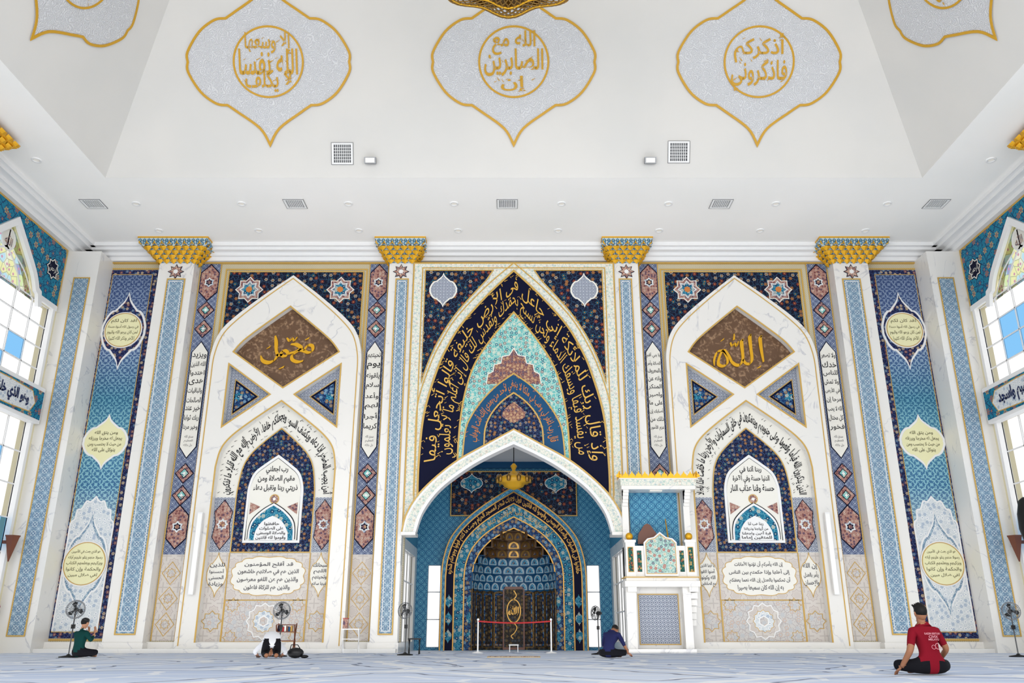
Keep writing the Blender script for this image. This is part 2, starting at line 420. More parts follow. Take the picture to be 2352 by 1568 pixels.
# ------------------------------------------------------------------ dimensions
D=28.6; HC=14.15; SX=16.15; YB=-3.0
b=B('floor'); b.box('carpet',-SX-.3,SX+.3,YB,34.2,-.1,0); b.obj()
fb=FB(D)
b=B('wall_back',fb)
b.plate('cream',[(-SX-.3,0),(-3.65,0),(-3.65,7.0),(3.65,7.0),(3.65,0),(SX+.3,0),(SX+.3,HC),(-SX-.3,HC)],0,.2)
b.obj()
b=B('trim_1')
for s in(-1,1):
    x=sorted([s*3.68,s*(SX)])
    b.box('marble',x[0],x[1],27.75,28.6,0,.12); b.box('marble',x[0],x[1],28.35,28.6,.12,.32)
b.obj()
b=B('cornice')
for y,z0,z1 in((27.85,14.02,HC),(28.0,13.92,14.02),(28.25,13.8,13.92),(28.4,13.66,13.8)):
    b.box('white',-SX,SX,y,D,z0,z1)
b.box('goldline',-SX,SX,28.5,D,13.6,13.64)
for s in(-1,1):
    for dx,z0,z1 in((.75,14.02,HC),(.6,13.92,14.02),(.35,13.8,13.92),(.2,13.66,13.8)):
        x=sorted([s*SX,s*(SX-dx)]); b.box('white',x[0],x[1],YB,D,z0,z1)
b.obj()
T_far=[["ولا تصعر","خدك","للناس","ولا تمش","في الأرض","مرحا إن","الله لا يحب","كل مختال","فخور"],["ويزيد","الله الذين","اهتدوا","هدى","والباقيات","الصالحات","خير عند","ربك ثوابا","وخير مردا"]]
T_near=[["يا بني أقم","الصلاة وأمر","بالمعروف","وانه عن","المنكر","واصبر","على ما","أصابك إن","ذلك من","عزم الأمور"],["تحيتهم","يوم","يلقونه","سلام","وأعد","لهم","أجرا","كريما"]]
CRO=[["لقد كان لكم","في رسول الله أسوة حسنة","لمن كان يرجو الله واليوم","الآخر وذكر الله كثيرا"],["ومن يتق الله","يجعل له مخرجا ويرزقه","من حيث لا يحتسب ومن","يتوكل على الله"],["هو الذي بعث في الأميين","رسولا منهم يتلو عليهم آياته","ويزكيهم ويعلمهم الكتاب","والحكمة وإن كانوا","لفي ضلال مبين"]]
def roundel(b,s,cx,cz,r,L,n):
    b.plate('white',circ(cx,cz,r+.07,40),n,.03); b.ribbon('goldline',circ(cx,cz,r+.02,40),.025,n+.012,True)
    b.plate('ivory',circ(cx,cz,r,40),n+.01,.01)
    k=len(L); ws=[r*2*math.sqrt(max(.1,1-((i+.5-k/2)/(k/2)*.75)**2))*.9 for i in range(k)]
    b.lines('ivoryl',L,cx,cz+r*.72,cz-r*.72,ws,n+.016,bold=.008,gap=.2)
def side_panels(s):
    b=B('tile_panel',fb); cx=s*14.15
    b.ribbon('goldline',rect(cx-.97,cx+.97,.38,13.4),.05,.03,True)
    b.plate('border',rect(cx-.92,cx+.92,.43,13.35),.03,.03)
    b.plate('long',rect(cx-.74,cx+.74,.62,13.16),.04,.01)
    b.ribbon('goldline',rect(cx-.74,cx+.74,.62,13.16),.02,.05,True)
    lobe=[(0,4.95),(.16,4.78),(.3,4.8),(.42,4.55),(.56,4.5),(.6,4.2),(.72,4.05),(.72,3.4),(.72,.65)]
    b.plate('paleblue',arch(lobe,cx,3),.05,.01)
    b.ribbon('white',arch(lobe,cx,3),.05,.055)
    b.plate('white',quat(cx,10.95,.8,1.5),.07,.04); b.plate('border',quat(cx,10.95,.72,1.38),.08,.01)
    roundel(b,s,cx,10.95,.62,CRO[0],.11)
    b.plate('white',quat(cx,6.85,.78,.98),.07,.04); b.plate('ivory',quat(cx,6.85,.70,.88),.08,.01)
    b.lines('ivoryl',CRO[1],cx,7.25,6.45,[.8,1.15,1.15,.8],.09,bold=.008,gap=.2)
    b.plate('white',quat(cx,2.75,.72,1.75),.07,.03); b.plate('blue_strip',quat(cx,2.75,.66,1.64),.08,.01); b.plate('paleblue',quat(cx,2.75,.6,1.5),.085,.01)
    roundel(b,s,cx,2.75,.66,CRO[2],.11)
    b.obj()
def capital(name,cx,w0,w1,yf,d1,z0,z1):
    b=B(name); T=5; h=(z1-z0)/T
    e=lambda t:t**1.15
    for i in range(T):
        t0=i/T; t1=(i+1)/T
        hw=w0/2+(w1-w0)/2*e(t1); y=yf-d1*e(t1); hwb=w0/2+(w1-w0)/2*e(t0); yb=yf-d1*e(t0)
        za=z0+h*i; zb=za+h
        b.box('capblue',cx-hwb-.02,cx+hwb+.02,yb-.02,28.6,za,zb)
        b.box('capblue',cx-hw,cx+hw,y,28.6,zb-.035,zb+.0)
        cell=.27
        def cells(p0,p1,nrm):
            L=(p1-p0).length; k=max(2,round(L/cell)); u=(p1-p0)/L; c=L/k
            for q in range(k):
                o=p0+u*(c*(q+.5)); w2=c*.47
                inn=-nrm*(hw-hwb)
                top=o+Vector((0,0,zb)); A=top-u*w2; C=top+u*w2
                mid=Vector((0,0,-h*.6)); 
                pts=[A,C,C+mid+inn*.4,o+Vector((0,0,za-.05))+inn*.9,A+mid+inn*.4,o+Vector((0,0,zb-h*.4))+nrm*.07]
                k2='gold' if (i<T-1) else 'capblue'
                b.add(pts,[(0,1,5),(1,2,5),(2,3,5),(3,4,5),(4,0,5)],k2)
                if i==T-1:
                    b.tube('gold',[A,A+mid,o+Vector((0,0,za))+inn,C+mid,C],.02,5)
        cells(Vector((cx-hw,y,0)),Vector((cx+hw,y,0)),Vector((0,-1,0)))
        cells(Vector((cx-hw,28.5,0)),Vector((cx-hw,y,0)),Vector((-1,0,0)))
        cells(Vector((cx+hw,y,0)),Vector((cx+hw,28.5,0)),Vector((1,0,0)))
    y=yf-d1; hw=w1/2
    b.box('capblue',cx-hw-.03,cx+hw+.03,y-.03,28.6,z1,z1+.1); b.box('gold',cx-hw-.05,cx+hw+.05,y-.05,28.6,z1+.1,z1+.15)
    return b.obj()
def column(s,x0,x1,sx0,sx1,zs,w1):
    xa,xb=sorted([s*x0,s*x1]); cx=(xa+xb)/2
    f=FB(28.05)
    b=B('column',f)
    b.box('marble',xa,xb,28.05,28.6,0,13.4)
    b.box('marble',xa-.05,xb+.05,27.98,28.6,0,.3)
    a,c=sorted([s*sx0,s*sx1])
    b.plate('blue_strip',rect(a,c,.55,12.75),.02,.02); b.ribbon('goldline',rect(a,c,.55,12.75),.045,.03,True)
    b.ribbon('white',rect(a+.09,c-.09,.64,12.66),.02,.025,True)
    r=.3
    b.plate('navy',starpoly(cx,13.05,r,8,.6),.02,.02); b.plate('star',starpoly(cx,13.05,r*.86,8,.6),.03,.01); b.plate('white',starpoly(cx,13.05,r*.35,8,.6),.035,.01)
    b.obj()
    capital('column_capital',cx,(xb-xa)+.04,w1,28.05,.62,13.4,14.0)
def strip(s,x0,x1,L,seed):
    a,c=sorted([s*x0,s*x1]); cx=(a+c)/2; hw=(c-a)/2
    b=B('tile_strip',fb)
    b.plate('strip',rect(a,c,3.05,13.6),.02,.02)
    b.plate('pale',rect(a,c,.35,3.05),.02,.02)
    b.ribbon('goldline',[(s*x0,.35),(s*x0,13.6)],.035,.03); b.ribbon('goldline',[(s*x1,.35),(s*x1,13.6)],.035,.03)
    for cz in(12.85,3.95):
        hexa=lambda q:[(cx,cz+.75*q),(cx+hw*.9*q,cz+.4*q),(cx+hw*.9*q,cz-.4*q),(cx,cz-.75*q),(cx-hw*.9*q,cz-.4*q),(cx-hw*.9*q,cz+.4*q)]
        b.plate('navy',hexa(1),.035,.01); b.plate('pink',hexa(.93),.04,.01); b.plate('paleblue',starpoly(cx,cz,.2,6,.7),.045,.01); b.plate('navy',starpoly(cx,cz,.13,6,.7),.05,.01); b.plate('reddish',circ(cx,cz,.07,12),.055,.01)
    for cz in(11.75,11.02,5.75,5.0):
        d=lambda q,k:[(cx,cz+.36*q),(cx+.33*q,cz),(cx,cz-.36*q),(cx-.33*q,cz)]
        b.plate('navy',d(1,0),.035,.01); b.plate('pink',d(.88,0),.04,.01); b.plate('navy',d(.5,0),.045,.01); b.plate('teal',d(.4,0),.05,.01); b.plate('white',starpoly(cx,cz,.07,4,.5),.055,.01)
    zt,zb=10.55,6.25
    ca=lambda q:[(cx,zt-q),(cx+hw*.8-q*.6,zt-.42-q*.2),(cx+hw*.8-q*.6,zb+.42+q*.2),(cx,zb+q),(cx-hw*.8+q*.6,zb+.42+q*.2),(cx-hw*.8+q*.6,zt-.42-q*.2)]
    b.plate('navy',ca(0),.04,.01); b.plate('paper',ca(.05),.045,.01)
    b.lines('black',L,cx,zt-.4,zb+(.95),hw*1.35,.052,bold=.012,gap=.3)
    b.lines('grey_letter',["صدق الله","العظيم","جل جلاله"],cx,zb+.85,zb+.4,hw*.8,.052,bold=0)
    for cz in(2.45,1.65,.85):
        d=[(cx,cz+.36),(cx+.3,cz),(cx,cz-.36),(cx-.3,cz)]
        b.ribbon('goldline',d,.02,.03,True); b.ribbon('goldline',starpoly(cx,cz,.16,8,.7),.015,.03,True); b.plate('pale2',starpoly(cx,cz,.12,8,.7),.03,.01)
    b.obj()
for s,i in((-1,1),(1,0)):
    side_panels(s)
    column(s,12.98,11.70,12.60,11.97,12.75,2.45)
    column(s,4.55,3.68,4.28,3.84,12.75,1.75)
    strip(s,11.66,10.9,T_far[i],1); strip(s,5.36,4.66,T_near[i],2)
    f=FB(27.6); b=B('pilaster',f)
    a,c=sorted([s*16.15,s*14.95]); b.box('marble',a,c,27.6,28.6,0,13.66)
    a,c=sorted([s*15.75,s*15.2]); b.plate('blue_strip',rect(a,c,.5,12.6),.02,.02); b.ribbon('goldline',rect(a,c,.5,12.6),.04,.03,True)
    b.obj()
# ------------------------------------------------------------------ arch frames
TARC=["أمن يجيب المضطر إذا دعاه ويكشف السوء ويجعلكم خلفاء الأرض أإله مع الله قليلا ما تذكرون","الذين يذكرون الله قياما وقعودا وعلى جنوبهم ويتفكرون في خلق السماوات والأرض ربنا ما خلقت هذا باطلا"]
TS1=[["رب اجعلني","مقيم الصلاة ومن","ذريتي ربنا وتقبل دعاء"],["ربنا آتنا في","الدنيا حسنة وفي الآخرة","حسنة وقنا عذاب النار"]]
TS2=[["حافظوا","على الصلوات","والصلاة الوسطى","وقوموا لله قانتين"],["ربنا هب لنا","من أزواجنا وذرياتنا","قرة أعين واجعلنا","للمتقين إماما"]]
TS3=[["قد أفلح المؤمنون","الذين هم في صلاتهم خاشعون","والذين هم عن اللغو معرضون","والذين هم للزكاة فاعلون"],["إن الله يأمركم أن تؤدوا الأمانات","إلى أهلها وإذا حكمتم بين الناس","أن تحكموا بالعدل إن الله نعما يعظكم","به إن الله كان سميعا بصيرا"]]
TS4=[(["للذين","أحسنوا","الحسنى","وزيادة"],["سبحانك","اللهم","وتحيتهم","فيها سلام"]),(["يا أيها الذين","آمنوا اتقوا","الله وكونوا","مع الصادقين"],["إن الله","يأمر بالعدل","والإحسان"])]
ALLAH=[[(.93,.78,.7),(.86,.72,1.2),(.86,.2,1),(.9,-.42,.6)],
 [(.52,.85,.6),(.46,.78,1.2),(.46,.2,1),(.46,-.3,1),(.36,-.5,1),(.2,-.48,.8),(.12,-.3,.7)],
 [(.2,.62,.6),(.12,.55,1.2),(.12,0,1),(.1,-.32,1),(-.02,-.55,1.1),(-.2,-.55,1),(-.34,-.4,.8)],
 [(-.34,-.4,.8),(-.45,-.1,.9),(-.62,.12,1.1),(-.78,-.15,1),(-.86,-.5,1),(-.7,-.62,1),(-.52,-.5,.9),(-.5,-.25,.7),(-.62,.1,.6)],
 [(-.62,.12,.8),(-.86,.05,.9),(-1.0,-.3,.8),(-1.02,-.6,.3)],
 [(-.32,.5,.5),(-.26,.34,.7),(-.16,.46,.6),(-.08,.34,.7),(.0,.56,.4)],[(-.14,.92,.3),(-.17,.62,.8)],[(.62,-.72,.3),(.78,-.62,.8)],[(-.7,.55,.3),(-.55,.68,.7)]]
MUHAM=[[(.62,.12,.8),(.74,.36,1),(.92,.34,1),(.95,.12,.9),(.8,.02,.9),(.6,.1,1),(.4,.16,1)],
 [(.08,.42,.6),(.3,.4,1.1),(.5,.22,1.1),(.3,.02,1),(.16,-.12,.9),(.2,-.32,1),(.42,-.42,1),(.62,-.36,.6)],
 [(.4,.16,.9),(.22,.04,.9),(.02,-.02,1)],
 [(.02,-.02,1),(-.12,.12,1),(-.26,.04,1),(-.2,-.14,1),(-.02,-.12,.9)],
 [(-.2,-.08,.9),(-.36,-.1,1),(-.46,.1,.9),(-.5,.5,1.1),(-.56,.82,.5)],
 [(-.4,-.05,.8),(-.48,-.3,1),(-.7,-.45,1.3),(-.95,-.36,1),(-1.05,-.12,.3)],
 [(-.1,.72,.4),(.02,.58,.8),(.12,.7,.6),(.2,.58,.6),(.3,.76,.4)],[(.62,.62,.3),(.78,.72,.8)],[(-.3,-.75,.3),(-.1,-.64,.8)],[(-.85,.2,.3),(-.7,.32,.7)]]
def frame(s,i):
    cx=s*8.08; ff=FB(28.2)
    b=B('tile_panel_spandrel',fb)
    b.ribbon('goldline',rect(cx-2.62,cx+2.62,8.5,13.38),.05,.03,True)
    b.plate('nfloral',rect(cx-2.5,cx+2.5,8.6,13.28),.03,.03); b.ribbon('goldline',rect(cx-2.5,cx+2.5,8.6,13.28),.04,.045,True)
    for q in(-1,1):
        c2=cx+q*1.68; b.plate('paper',starpoly(c2,12.55,.52,8,.75),.06,.02); b.plate('pink',starpoly(c2,12.55,.47,8,.75),.07,.01); b.plate('grey',starpoly(c2,12.55,.38,8,.7),.075,.01); b.ribbon('paper',starpoly(c2,12.55,.33,8,.7),.025,.085,True); b.plate('mteal',starpoly(c2,12.55,.25,8,.75),.08,.01); b.plate('orange',starpoly(c2,12.55,.13,8,.75),.09,.01)
    b.obj()
    b=B('arch_frame',ff)
    out=arch([(0,12.98),(1.0,12.2),(1.97,11.35),(2.45,10.75),(2.66,10.0),(2.68,9.2)],cx)
    outer=[(cx-2.68,.1)]+out+[(cx+2.68,.1)]
    dia=arch([(0,11.75),(.9,11.02),(1.55,10.45),(1.88,10.02)],cx,4)+[(cx,8.69)]
    tri=lambda q:[(cx+q*1.98,9.57),(cx+q*1.98,7.29),(cx+q*.42,8.45)]
    lo=arch([(0,8.22),(1.0,7.48),(1.62,6.95),(1.92,6.5),(2.03,5.9)],cx)
    low=[(cx-2.03,.3)]+lo+[(cx+2.03,.3)]
    b.plate('marble',outer,0,.4,holes=[dia,tri(-1),tri(1),low])
    for l in(dia,tri(-1),tri(1)): b.ribbon('goldline',l,.05,.012,True)
    b.ribbon('goldline',low,.05,.012); b.ribbon('goldline',[(cx-2.55,.2)]+[(cx+(x-cx)*.955,z-.13) for x,z in out]+[(cx+2.55,.2)],.035,.012)
    b.obj()
    b=B('calligraphy_panel',fb)
    b.plate('brown',dia,.12,.02); b.plate('nfloral',[(cx+(x-cx)*1.1,10.2+(z-10.2)*1.1) for x,z in dia],.1,.02)
    b.pen('gold',MUHAM if s<0 else ALLAH,cx,10.05,.92,.8,.17,.75,.115)
    for q in(-1,1):
        t=tri(q); b.plate('grey',t,.1,.02)
        g=(cx+q*1.52,8.44)
        sh=lambda k:[(g[0]+(x-g[0])*k,g[1]+(z-g[1])*k) for x,z in t]
        b.ribbon('goldline',sh(.56),.03,.115,True); b.plate('navy',sh(.54),.115,.01); b.plate('mblue',sh(.44),.12,.01); b.plate('mteal',starpoly(g[0]+q*.08,g[1],.18,6,.6),.125,.01)
    b.obj()
    b=B('niche_panel',fb)
    b.plate('paper',low,.03,.02)
    nv=[(0,7.32),(.55,6.85),(.98,6.4),(1.2,5.95),(1.3,5.3),(1.32,4.9)]
    nva=arch(nv,cx)
    inner=[(cx-1.42,4.95)]+[(cx+(x-cx)*1.08,z+.08) for x,z in nva]+[(cx+1.42,4.95)]
    outl=[(cx-1.98,4.95)]+[(cx+(x-cx)*.97,z-.05) for x,z in lo]+[(cx+1.98,4.95)]
    b.arctext('black',TARC[i],inner,outl,.1,.9,.045,bold=.022)
    b.marks('black',inner,outl,80,.045,.09)
    b.plate('nfloral2',[(cx-1.32,3.12)]+nva+[(cx+1.32,3.12)],.06,.03); b.ribbon('goldline',[(cx-1.32,3.12)]+nva+[(cx+1.32,3.12)],.035,.07,True)
    wa=arch([(0,6.38),(.45,6.05),(.78,5.75),(.93,5.3),(.95,4.9)],cx)
    b.plate('white',[(cx-.95,3.42)]+wa+[(cx+.95,3.42)],.12,.06); 
    wb=arch([(0,6.25),(.4,5.95),(.7,5.68),(.84,5.3),(.86,4.9)],cx)
    b.plate('black',[(cx-.88,3.5)]+[(x,z+.02) for x,z in wb]+[(cx+.88,3.5)],.125,.01)
    b.plate('paper',[(cx-.85,3.5)]+wb+[(cx+.85,3.5)],.13,.01)
    b.lines('black',TS1[i],cx,6.0,5.05,[.75,1.25,1.5],.14,bold=.018,gap=.08)
    b.plate('goldline',circ(cx,4.86,.16,20),.145,.01); b.plate('star',circ(cx,4.86,.13,20),.15,.01); b.plate('white',circ(cx,4.86,.05,12),.155,.01)
    for q in(-1,1): b.plate('pink',[(cx+q*.8,4.75),(cx+q*.8,4.35),(cx+q*.45,4.6)],.14,.01)
    ta=arch([(0,4.72),(.35,4.5),(.65,4.2),(.76,3.9),(.78,3.5)],cx); b.plate('black',[(cx+(x-cx)*1.03,z+.03) for x,z in ta],.145,.01); b.plate('white',ta,.15,.02)
    ta=arch([(0,4.64),(.33,4.43),(.6,4.15),(.7,3.9),(.72,3.5)],cx); b.plate('mteal',ta,.16,.02)
    ta=arch([(0,4.3),(.3,4.14),(.48,3.9),(.55,3.7),(.56,3.5)],cx); b.plate('white',ta,.17,.02)
    b.lines('black',TS2[i],cx,4.1,3.5,[.5,.8,.95,1.0],.18,bold=.016,gap=.12)
    for q in(-1,1):
        a,c=sorted([cx+q*1.36,cx+q*2.03]); m=(a+c)/2
        b.plate('grey',rect(a,c,3.12,4.93),.04,.01)
        hx=[(m,4.85),(m+.3,4.45),(m+.24,4.05),(m+.3,3.6),(m,3.2),(m-.3,3.6),(m-.24,4.05),(m-.3,4.45)]
        b.plate('pink',hx,.05,.01); b.ribbon('navy',hx,.02,.055,True); b.plate('paleblue',starpoly(m,4.03,.2,8,.7),.055,.01); b.plate('reddish',starpoly(m,4.03,.12,8,.7),.06,.01)
        b.plate('pale',rect(a,c,.32,3.1),.04,.01); b.plate('paper',quat(m,2.4,.32,.7),.05,.01); b.ribbon('goldline',quat(m,2.4,.32,.7),.02,.055,True)
        b.lines('grey_letter',TS4[i][0 if q<0 else 1],m,2.8,2.0,.48,.06,bold=.014,gap=.2)
        b.plate('pale2',starpoly(m,.95,.3,8,.75),.05,.01); b.ribbon('goldline',starpoly(m,.95,.32,8,.75),.02,.055,True)
        b.ribbon('goldline',[(cx+q*1.34,.32),(cx+q*1.34,3.1)],.03,.07)
    b.plate('pale',rect(cx-1.32,cx+1.32,1.62,3.08),.05,.01)
    b.plate('paper',lobed(cx,2.36,1.22,.62,16,.05),.06,.01); b.ribbon('goldline',lobed(cx,2.36,1.22,.62,16,.05),.02,.065,True)
    b.lines('grey_letter',TS3[i],cx,2.85,1.85,[1.6,2.0,2.0,1.5],.07,bold=.014,gap=.18)
    b.plate('pale2',rect(cx-1.32,cx+1.32,.32,1.58),.05,.01); b.ribbon('goldline',rect(cx-1.32,cx+1.32,.32,1.6),.03,.06,True)
    for r,k in((.58,'white'),(.54,'pale'),(.36,'goldline'),(.34,'paleblue'),(.18,'white'),(.14,'pale2')):
        b.plate(k,starpoly(cx,.95,r,12 if r>.3 else 6,.86),.07+(.6-r)*.03,.01)
    for q in(-1,1):
        for zz in(.45,1.45): b.ribbon('goldline',starpoly(cx+q*1.05,zz,.22,8,.7),.015,.06,True)
    b.obj()
frame(-1,0); frame(1,1)
# ------------------------------------------------------------------ portal
fp=FB(28.0)
LI=[(0,6.66),(.8,6.28),(1.55,5.85),(2.46,5.15),(3.02,4.4),(3.25,3.7)]
LO=[(0,7.12),(.9,6.62),(2.0,5.98),(3.0,5.1),(3.5,4.35),(3.66,3.7)]
lia=arch(LI); loa=arch(LO)
LM=spl([(0,6.89),(.85,6.45),(1.77,5.92),(2.73,5.12),(3.26,4.38),(3.45,3.7)],8)
def zc(x):
    x=abs(x)
    for p,q in zip(LM,LM[1:]):
        if p[0]<=x<=q[0]: return p[1]+(q[1]-p[1])*(x-p[0])/max(1e-9,q[0]-p[0])
    return 3.7
def above(P): return [p for p in P if p[1]>zc(p[0])]
def cut(P):
    # close an arch outline along the crown of the entrance arch instead of across the opening
    A_=above(P); xr=A_[-1][0]
    return A_+[(xr*(1-2*i/24),zc(xr*(1-2*i/24))) for i in range(25)]
b=B('portal',fp)
b.plate('portal',[(-3.66,3.7)]+lia+[(3.66,3.7),(3.66,13.39),(-3.66,13.39)],0,.6,side='white')
b.ribbon('goldline',[(-3.32,4.75),(-3.32,13.18),(3.32,13.18),(3.32,4.75)],.04,.012); b.ribbon('goldline',[(-3.64,3.7),(-3.64,13.37),(3.64,13.37),(3.64,3.7)],.05,.012)
PO=[(0,13.06),(.85,12.2),(1.8,11.06),(2.3,10.2),(2.68,9.27),(3.08,7.7),(3.2,6.03),(3.2,4.9)]
POo=[(0,13.38),(1.0,12.45),(2.0,11.3),(2.55,10.35),(2.95,9.4),(3.32,8.0),(3.34,6.03),(3.34,4.9)]
for q in(-1,1):
    pts=[(q*3.22,13.08),(q*.75,13.08)]+[(q*x,z+.06) for x,z in spl([(1.0,12.62),(2.0,11.42),(2.62,10.4),(3.0,9.5),(3.22,8.75)])]
    b.plate('nfloral',pts,.015,.01); b.ribbon('goldline',pts,.04,.03,True)
    b.plate('paper',quat(q*2.55,12.3,.5,.68),.03,.01); b.plate('grey',quat(q*2.55,12.3,.44,.6),.04,.01)
po=arch(PO); poo=arch(POo)
b.ribbon('goldline',above(poo),.04,.014); 
b.plate('navy',cut(po),.03,.02); b.ribbon('goldline',above(po),.07,.04)
PI=[(0,11.42),(.7,10.55),(1.31,9.59),(1.62,8.7),(1.80,7.7),(1.88,6.6),(1.9,5.4)]
pia=arch(PI)
A="وإذ قال ربك للملائكة إني جاعل في الأرض خليفة قالوا أتجعل فيها"; A2="من يفسد فيها ويسفك الدماء ونحن نسبح بحمدك ونقدس لك قال إني أعلم ما لا تعلمون"
w1=pia; w2=po
b.arctext('goldtext',A,w1,w2,.40,.96,.052,bold=.002,t0=.06,t1=.94)
b.arctext('goldtext',A2,w1,w2,.05,.62,.05,bold=.002,t0=.07,t1=.93)
b.marks('goldtext',w1,w2,210,.05,.12,tr=(10,148))
b.plate('teal',cut(pia),.06,.02); b.ribbon('goldline',above(pia),.06,.07)
orn=[(-.95,8.75),(-.9,9.1),(-.72,9.2),(-.68,9.45),(-.45,9.5),(-.4,9.75),(-.15,9.8),(0,10.05),(.15,9.8),(.4,9.75),(.45,9.5),(.68,9.45),(.72,9.2),(.9,9.1),(.95,8.75)]
b.plate('reddish',orn,.07,.01); b.ribbon('paper',orn,.03,.075)
BO=[(0,9.12),(.55,8.72),(1.05,8.2),(1.45,7.6),(1.66,7.0),(1.76,5.6)]
BI=[(0,8.42),(.4,8.12),(.75,7.7),(.95,7.25),(1.0,6.8),(1.02,5.8)]
boa=arch(BO); bia=arch(BI)
b.plate('dblue',cut(boa),.085,.02); b.ribbon('goldline',above(boa),.05,.095)
b.arctext('orange',"قال رب اغفر لي وهب لي ملكا لا ينبغي لأحد من بعدي إنك أنت الوهاب",bia,boa,.12,.88,.1,bold=.012,t0=.14,t1=.86)
b.marks('orange',bia,boa,50,.1,.08,tr=(24,134))
b.plate('nfloral2',cut(bia),.1,.02); b.ribbon('goldline',above(bia),.05,.115)
b.plate('reddish',arch([(0,8.1),(.3,7.85),(.4,7.6),(.2,7.45),(0,7.35)],0,4),.108,.01)
b.plate('portal',[(x,z) for x,z in loa]+[(x,z) for x,z in reversed(lia)],.16,.16,side='white')
b.ribbon('goldline',loa,.05,.172); b.ribbon('white',[(x*.985,z-.06) for x,z in loa],.06,.168); b.ribbon('white',lia,.1,.17)
b.box('marble',-3.67,-3.2,27.8,28.6,3.6,3.7); b.box('marble',3.2,3.67,27.8,28.6,3.6,3.7)
b.obj()
# ------------------------------------------------------------------ chamber
D2=33.0; f2=FB(D2)
b=B('wall_chamber_back',f2)
b.plate('chamber',rect(-3.9,3.9,0,7.2),0,.3,holes=[rect(-3.26,-2.78,.1,3.05),rect(2.78,3.26,.1,3.05),rect(-1.6,1.6,.01,4.5)])
b.obj()
for s in(-1,1):
    fs=Fr((s*3.7,0,0),(0,1,0),(0,0,1),(-s,0,0))
    b=B('wall_chamber_left' if s<0 else 'wall_chamber_right',fs)
    b.plate('chamber',rect(28.62,33.0,3.65,7.0),0,.2)
    b.plate('marble',rect(28.62,33.0,0,3.65),0,.2,holes=[rect(29.2,32.4,.3,3.3)])
    b.obj()
b=B('ceiling_chamber'); b.box('white',-3.9,3.9,28.62,33.2,7.0,7.2); b.box('dblue',-3.7,3.7,32.85,33.0,6.75,7.0); b.obj()
def window(name,fr,u0,u1,w0,w1,nu,nw,blue=(),n=-.1):
    b=B(name,fr); t=.04
    for i in range(nu):
        for j in range(nw):
            a=u0+(u1-u0)*i/nu;c=u0+(u1-u0)*(i+1)/nu;d=w0+(w1-w0)*j/nw;e=w0+(w1-w0)*(j+1)/nw
            b.plate('bluepane' if (i,j) in blue else 'pane',rect(a,c,d,e),n,0)
    for i in range(nu+1):
        a=u0+(u1-u0)*i/nu; b.plate('white',rect(a-t/2,a+t/2,w0,w1),n+.03,.05)
    for j in range(nw+1):
        d=w0+(w1-w0)*j/nw; b.plate('white',rect(u0,u1,d-t/2,d+t/2),n+.03,.05)
    return b.obj()
window('window_1',f2,-3.26,-2.78,.1,3.05,1,3); window('window_2',f2,2.78,3.26,.1,3.05,1,3)
window('window_3',Fr((-3.7,0,0),(0,1,0),(0,0,1),(1,0,0)),29.2,32.4,.3,3.3,4,3); window('window_4',Fr((3.7,0,0),(0,1,0),(0,0,1),(-1,0,0)),29.2,32.4,.3,3.3,4,3)
fm=FB(32.4)
b=B('mihrab',fm)
b.plate('nfloral',rect(-2.45,2.45,4.9,6.62),-.5,.05); b.ribbon('goldline',rect(-2.45,2.45,4.9,6.62),.04,-.49,True)
for q in(-1,1): b.plate('mteal',quat(q*1.65,6.15,.42,.38),-.48,.01); b.ribbon('paper',quat(q*1.65,6.15,.42,.38),.02,-.47,True)
a0=[(0,5.95),(.9,5.4),(1.75,4.75),(2.35,4.05),(2.62,3.3),(2.7,2.6)]
def prof(t):
    A_=[Vector(p) for p in spl(a0)];Bq=[Vector(p) for p in spl([(0,4.38),(.5,4.15),(.95,3.85),(1.3,3.45),(1.5,3.0),(1.56,2.6)])]
    return [tuple(x.lerp(y,t)) for x,y in zip(A_,Bq)]
def parch(t): 
    h=prof(t); return [(-h[-1][0],0)]+[(-a,c) for a,c in reversed(h)]+[(a,c) for a,c in h[1:]]+[(h[-1][0],0)]
pa=[parch(t) for t in(0,.14,.42,.74,1)]
def band(k,o,i,n,th=.02): b.plate(k,o+list(reversed(i)),n,th)
band('chamber',pa[0],pa[1],0,.6); band('navy',pa[1],pa[2],.02,.3); band('mteal',pa[2],pa[3],-.05,.3); band('mblue',pa[3],pa[4],-.12,.3)
for p,n in((pa[0],.01),(pa[1],.035),(pa[2],.035),(pa[3],-.02),(pa[4],-.1)): b.ribbon('brass',p,.045,n)
trim=lambda P:[q for q in P if q[1]>1.9]
b.arctext('brass',"حافظوا على الصلوات والصلاة الوسطى وقوموا لله قانتين فول وجهك شطر المسجد الحرام وحيث ما كنتم فولوا وجوهكم شطره",trim(pa[2]),trim(pa[1]),.1,.9,.04,bold=.02)
b.arctext('goldline',"إن الصلاة كانت على المؤمنين كتابا موقوتا",trim(pa[3]),trim(pa[2]),.2,.8,-.03,bold=.01,t0=.25,t1=.75)
for q in(-1,1):
    for z in(.5,1.1,1.7): b.plate('mteal',quat(q*2.4,z,.13,.26),.03,.01); b.plate('mteal',quat(q*1.65,z,.1,.26),-.09,.01)
K=9; R=1.56
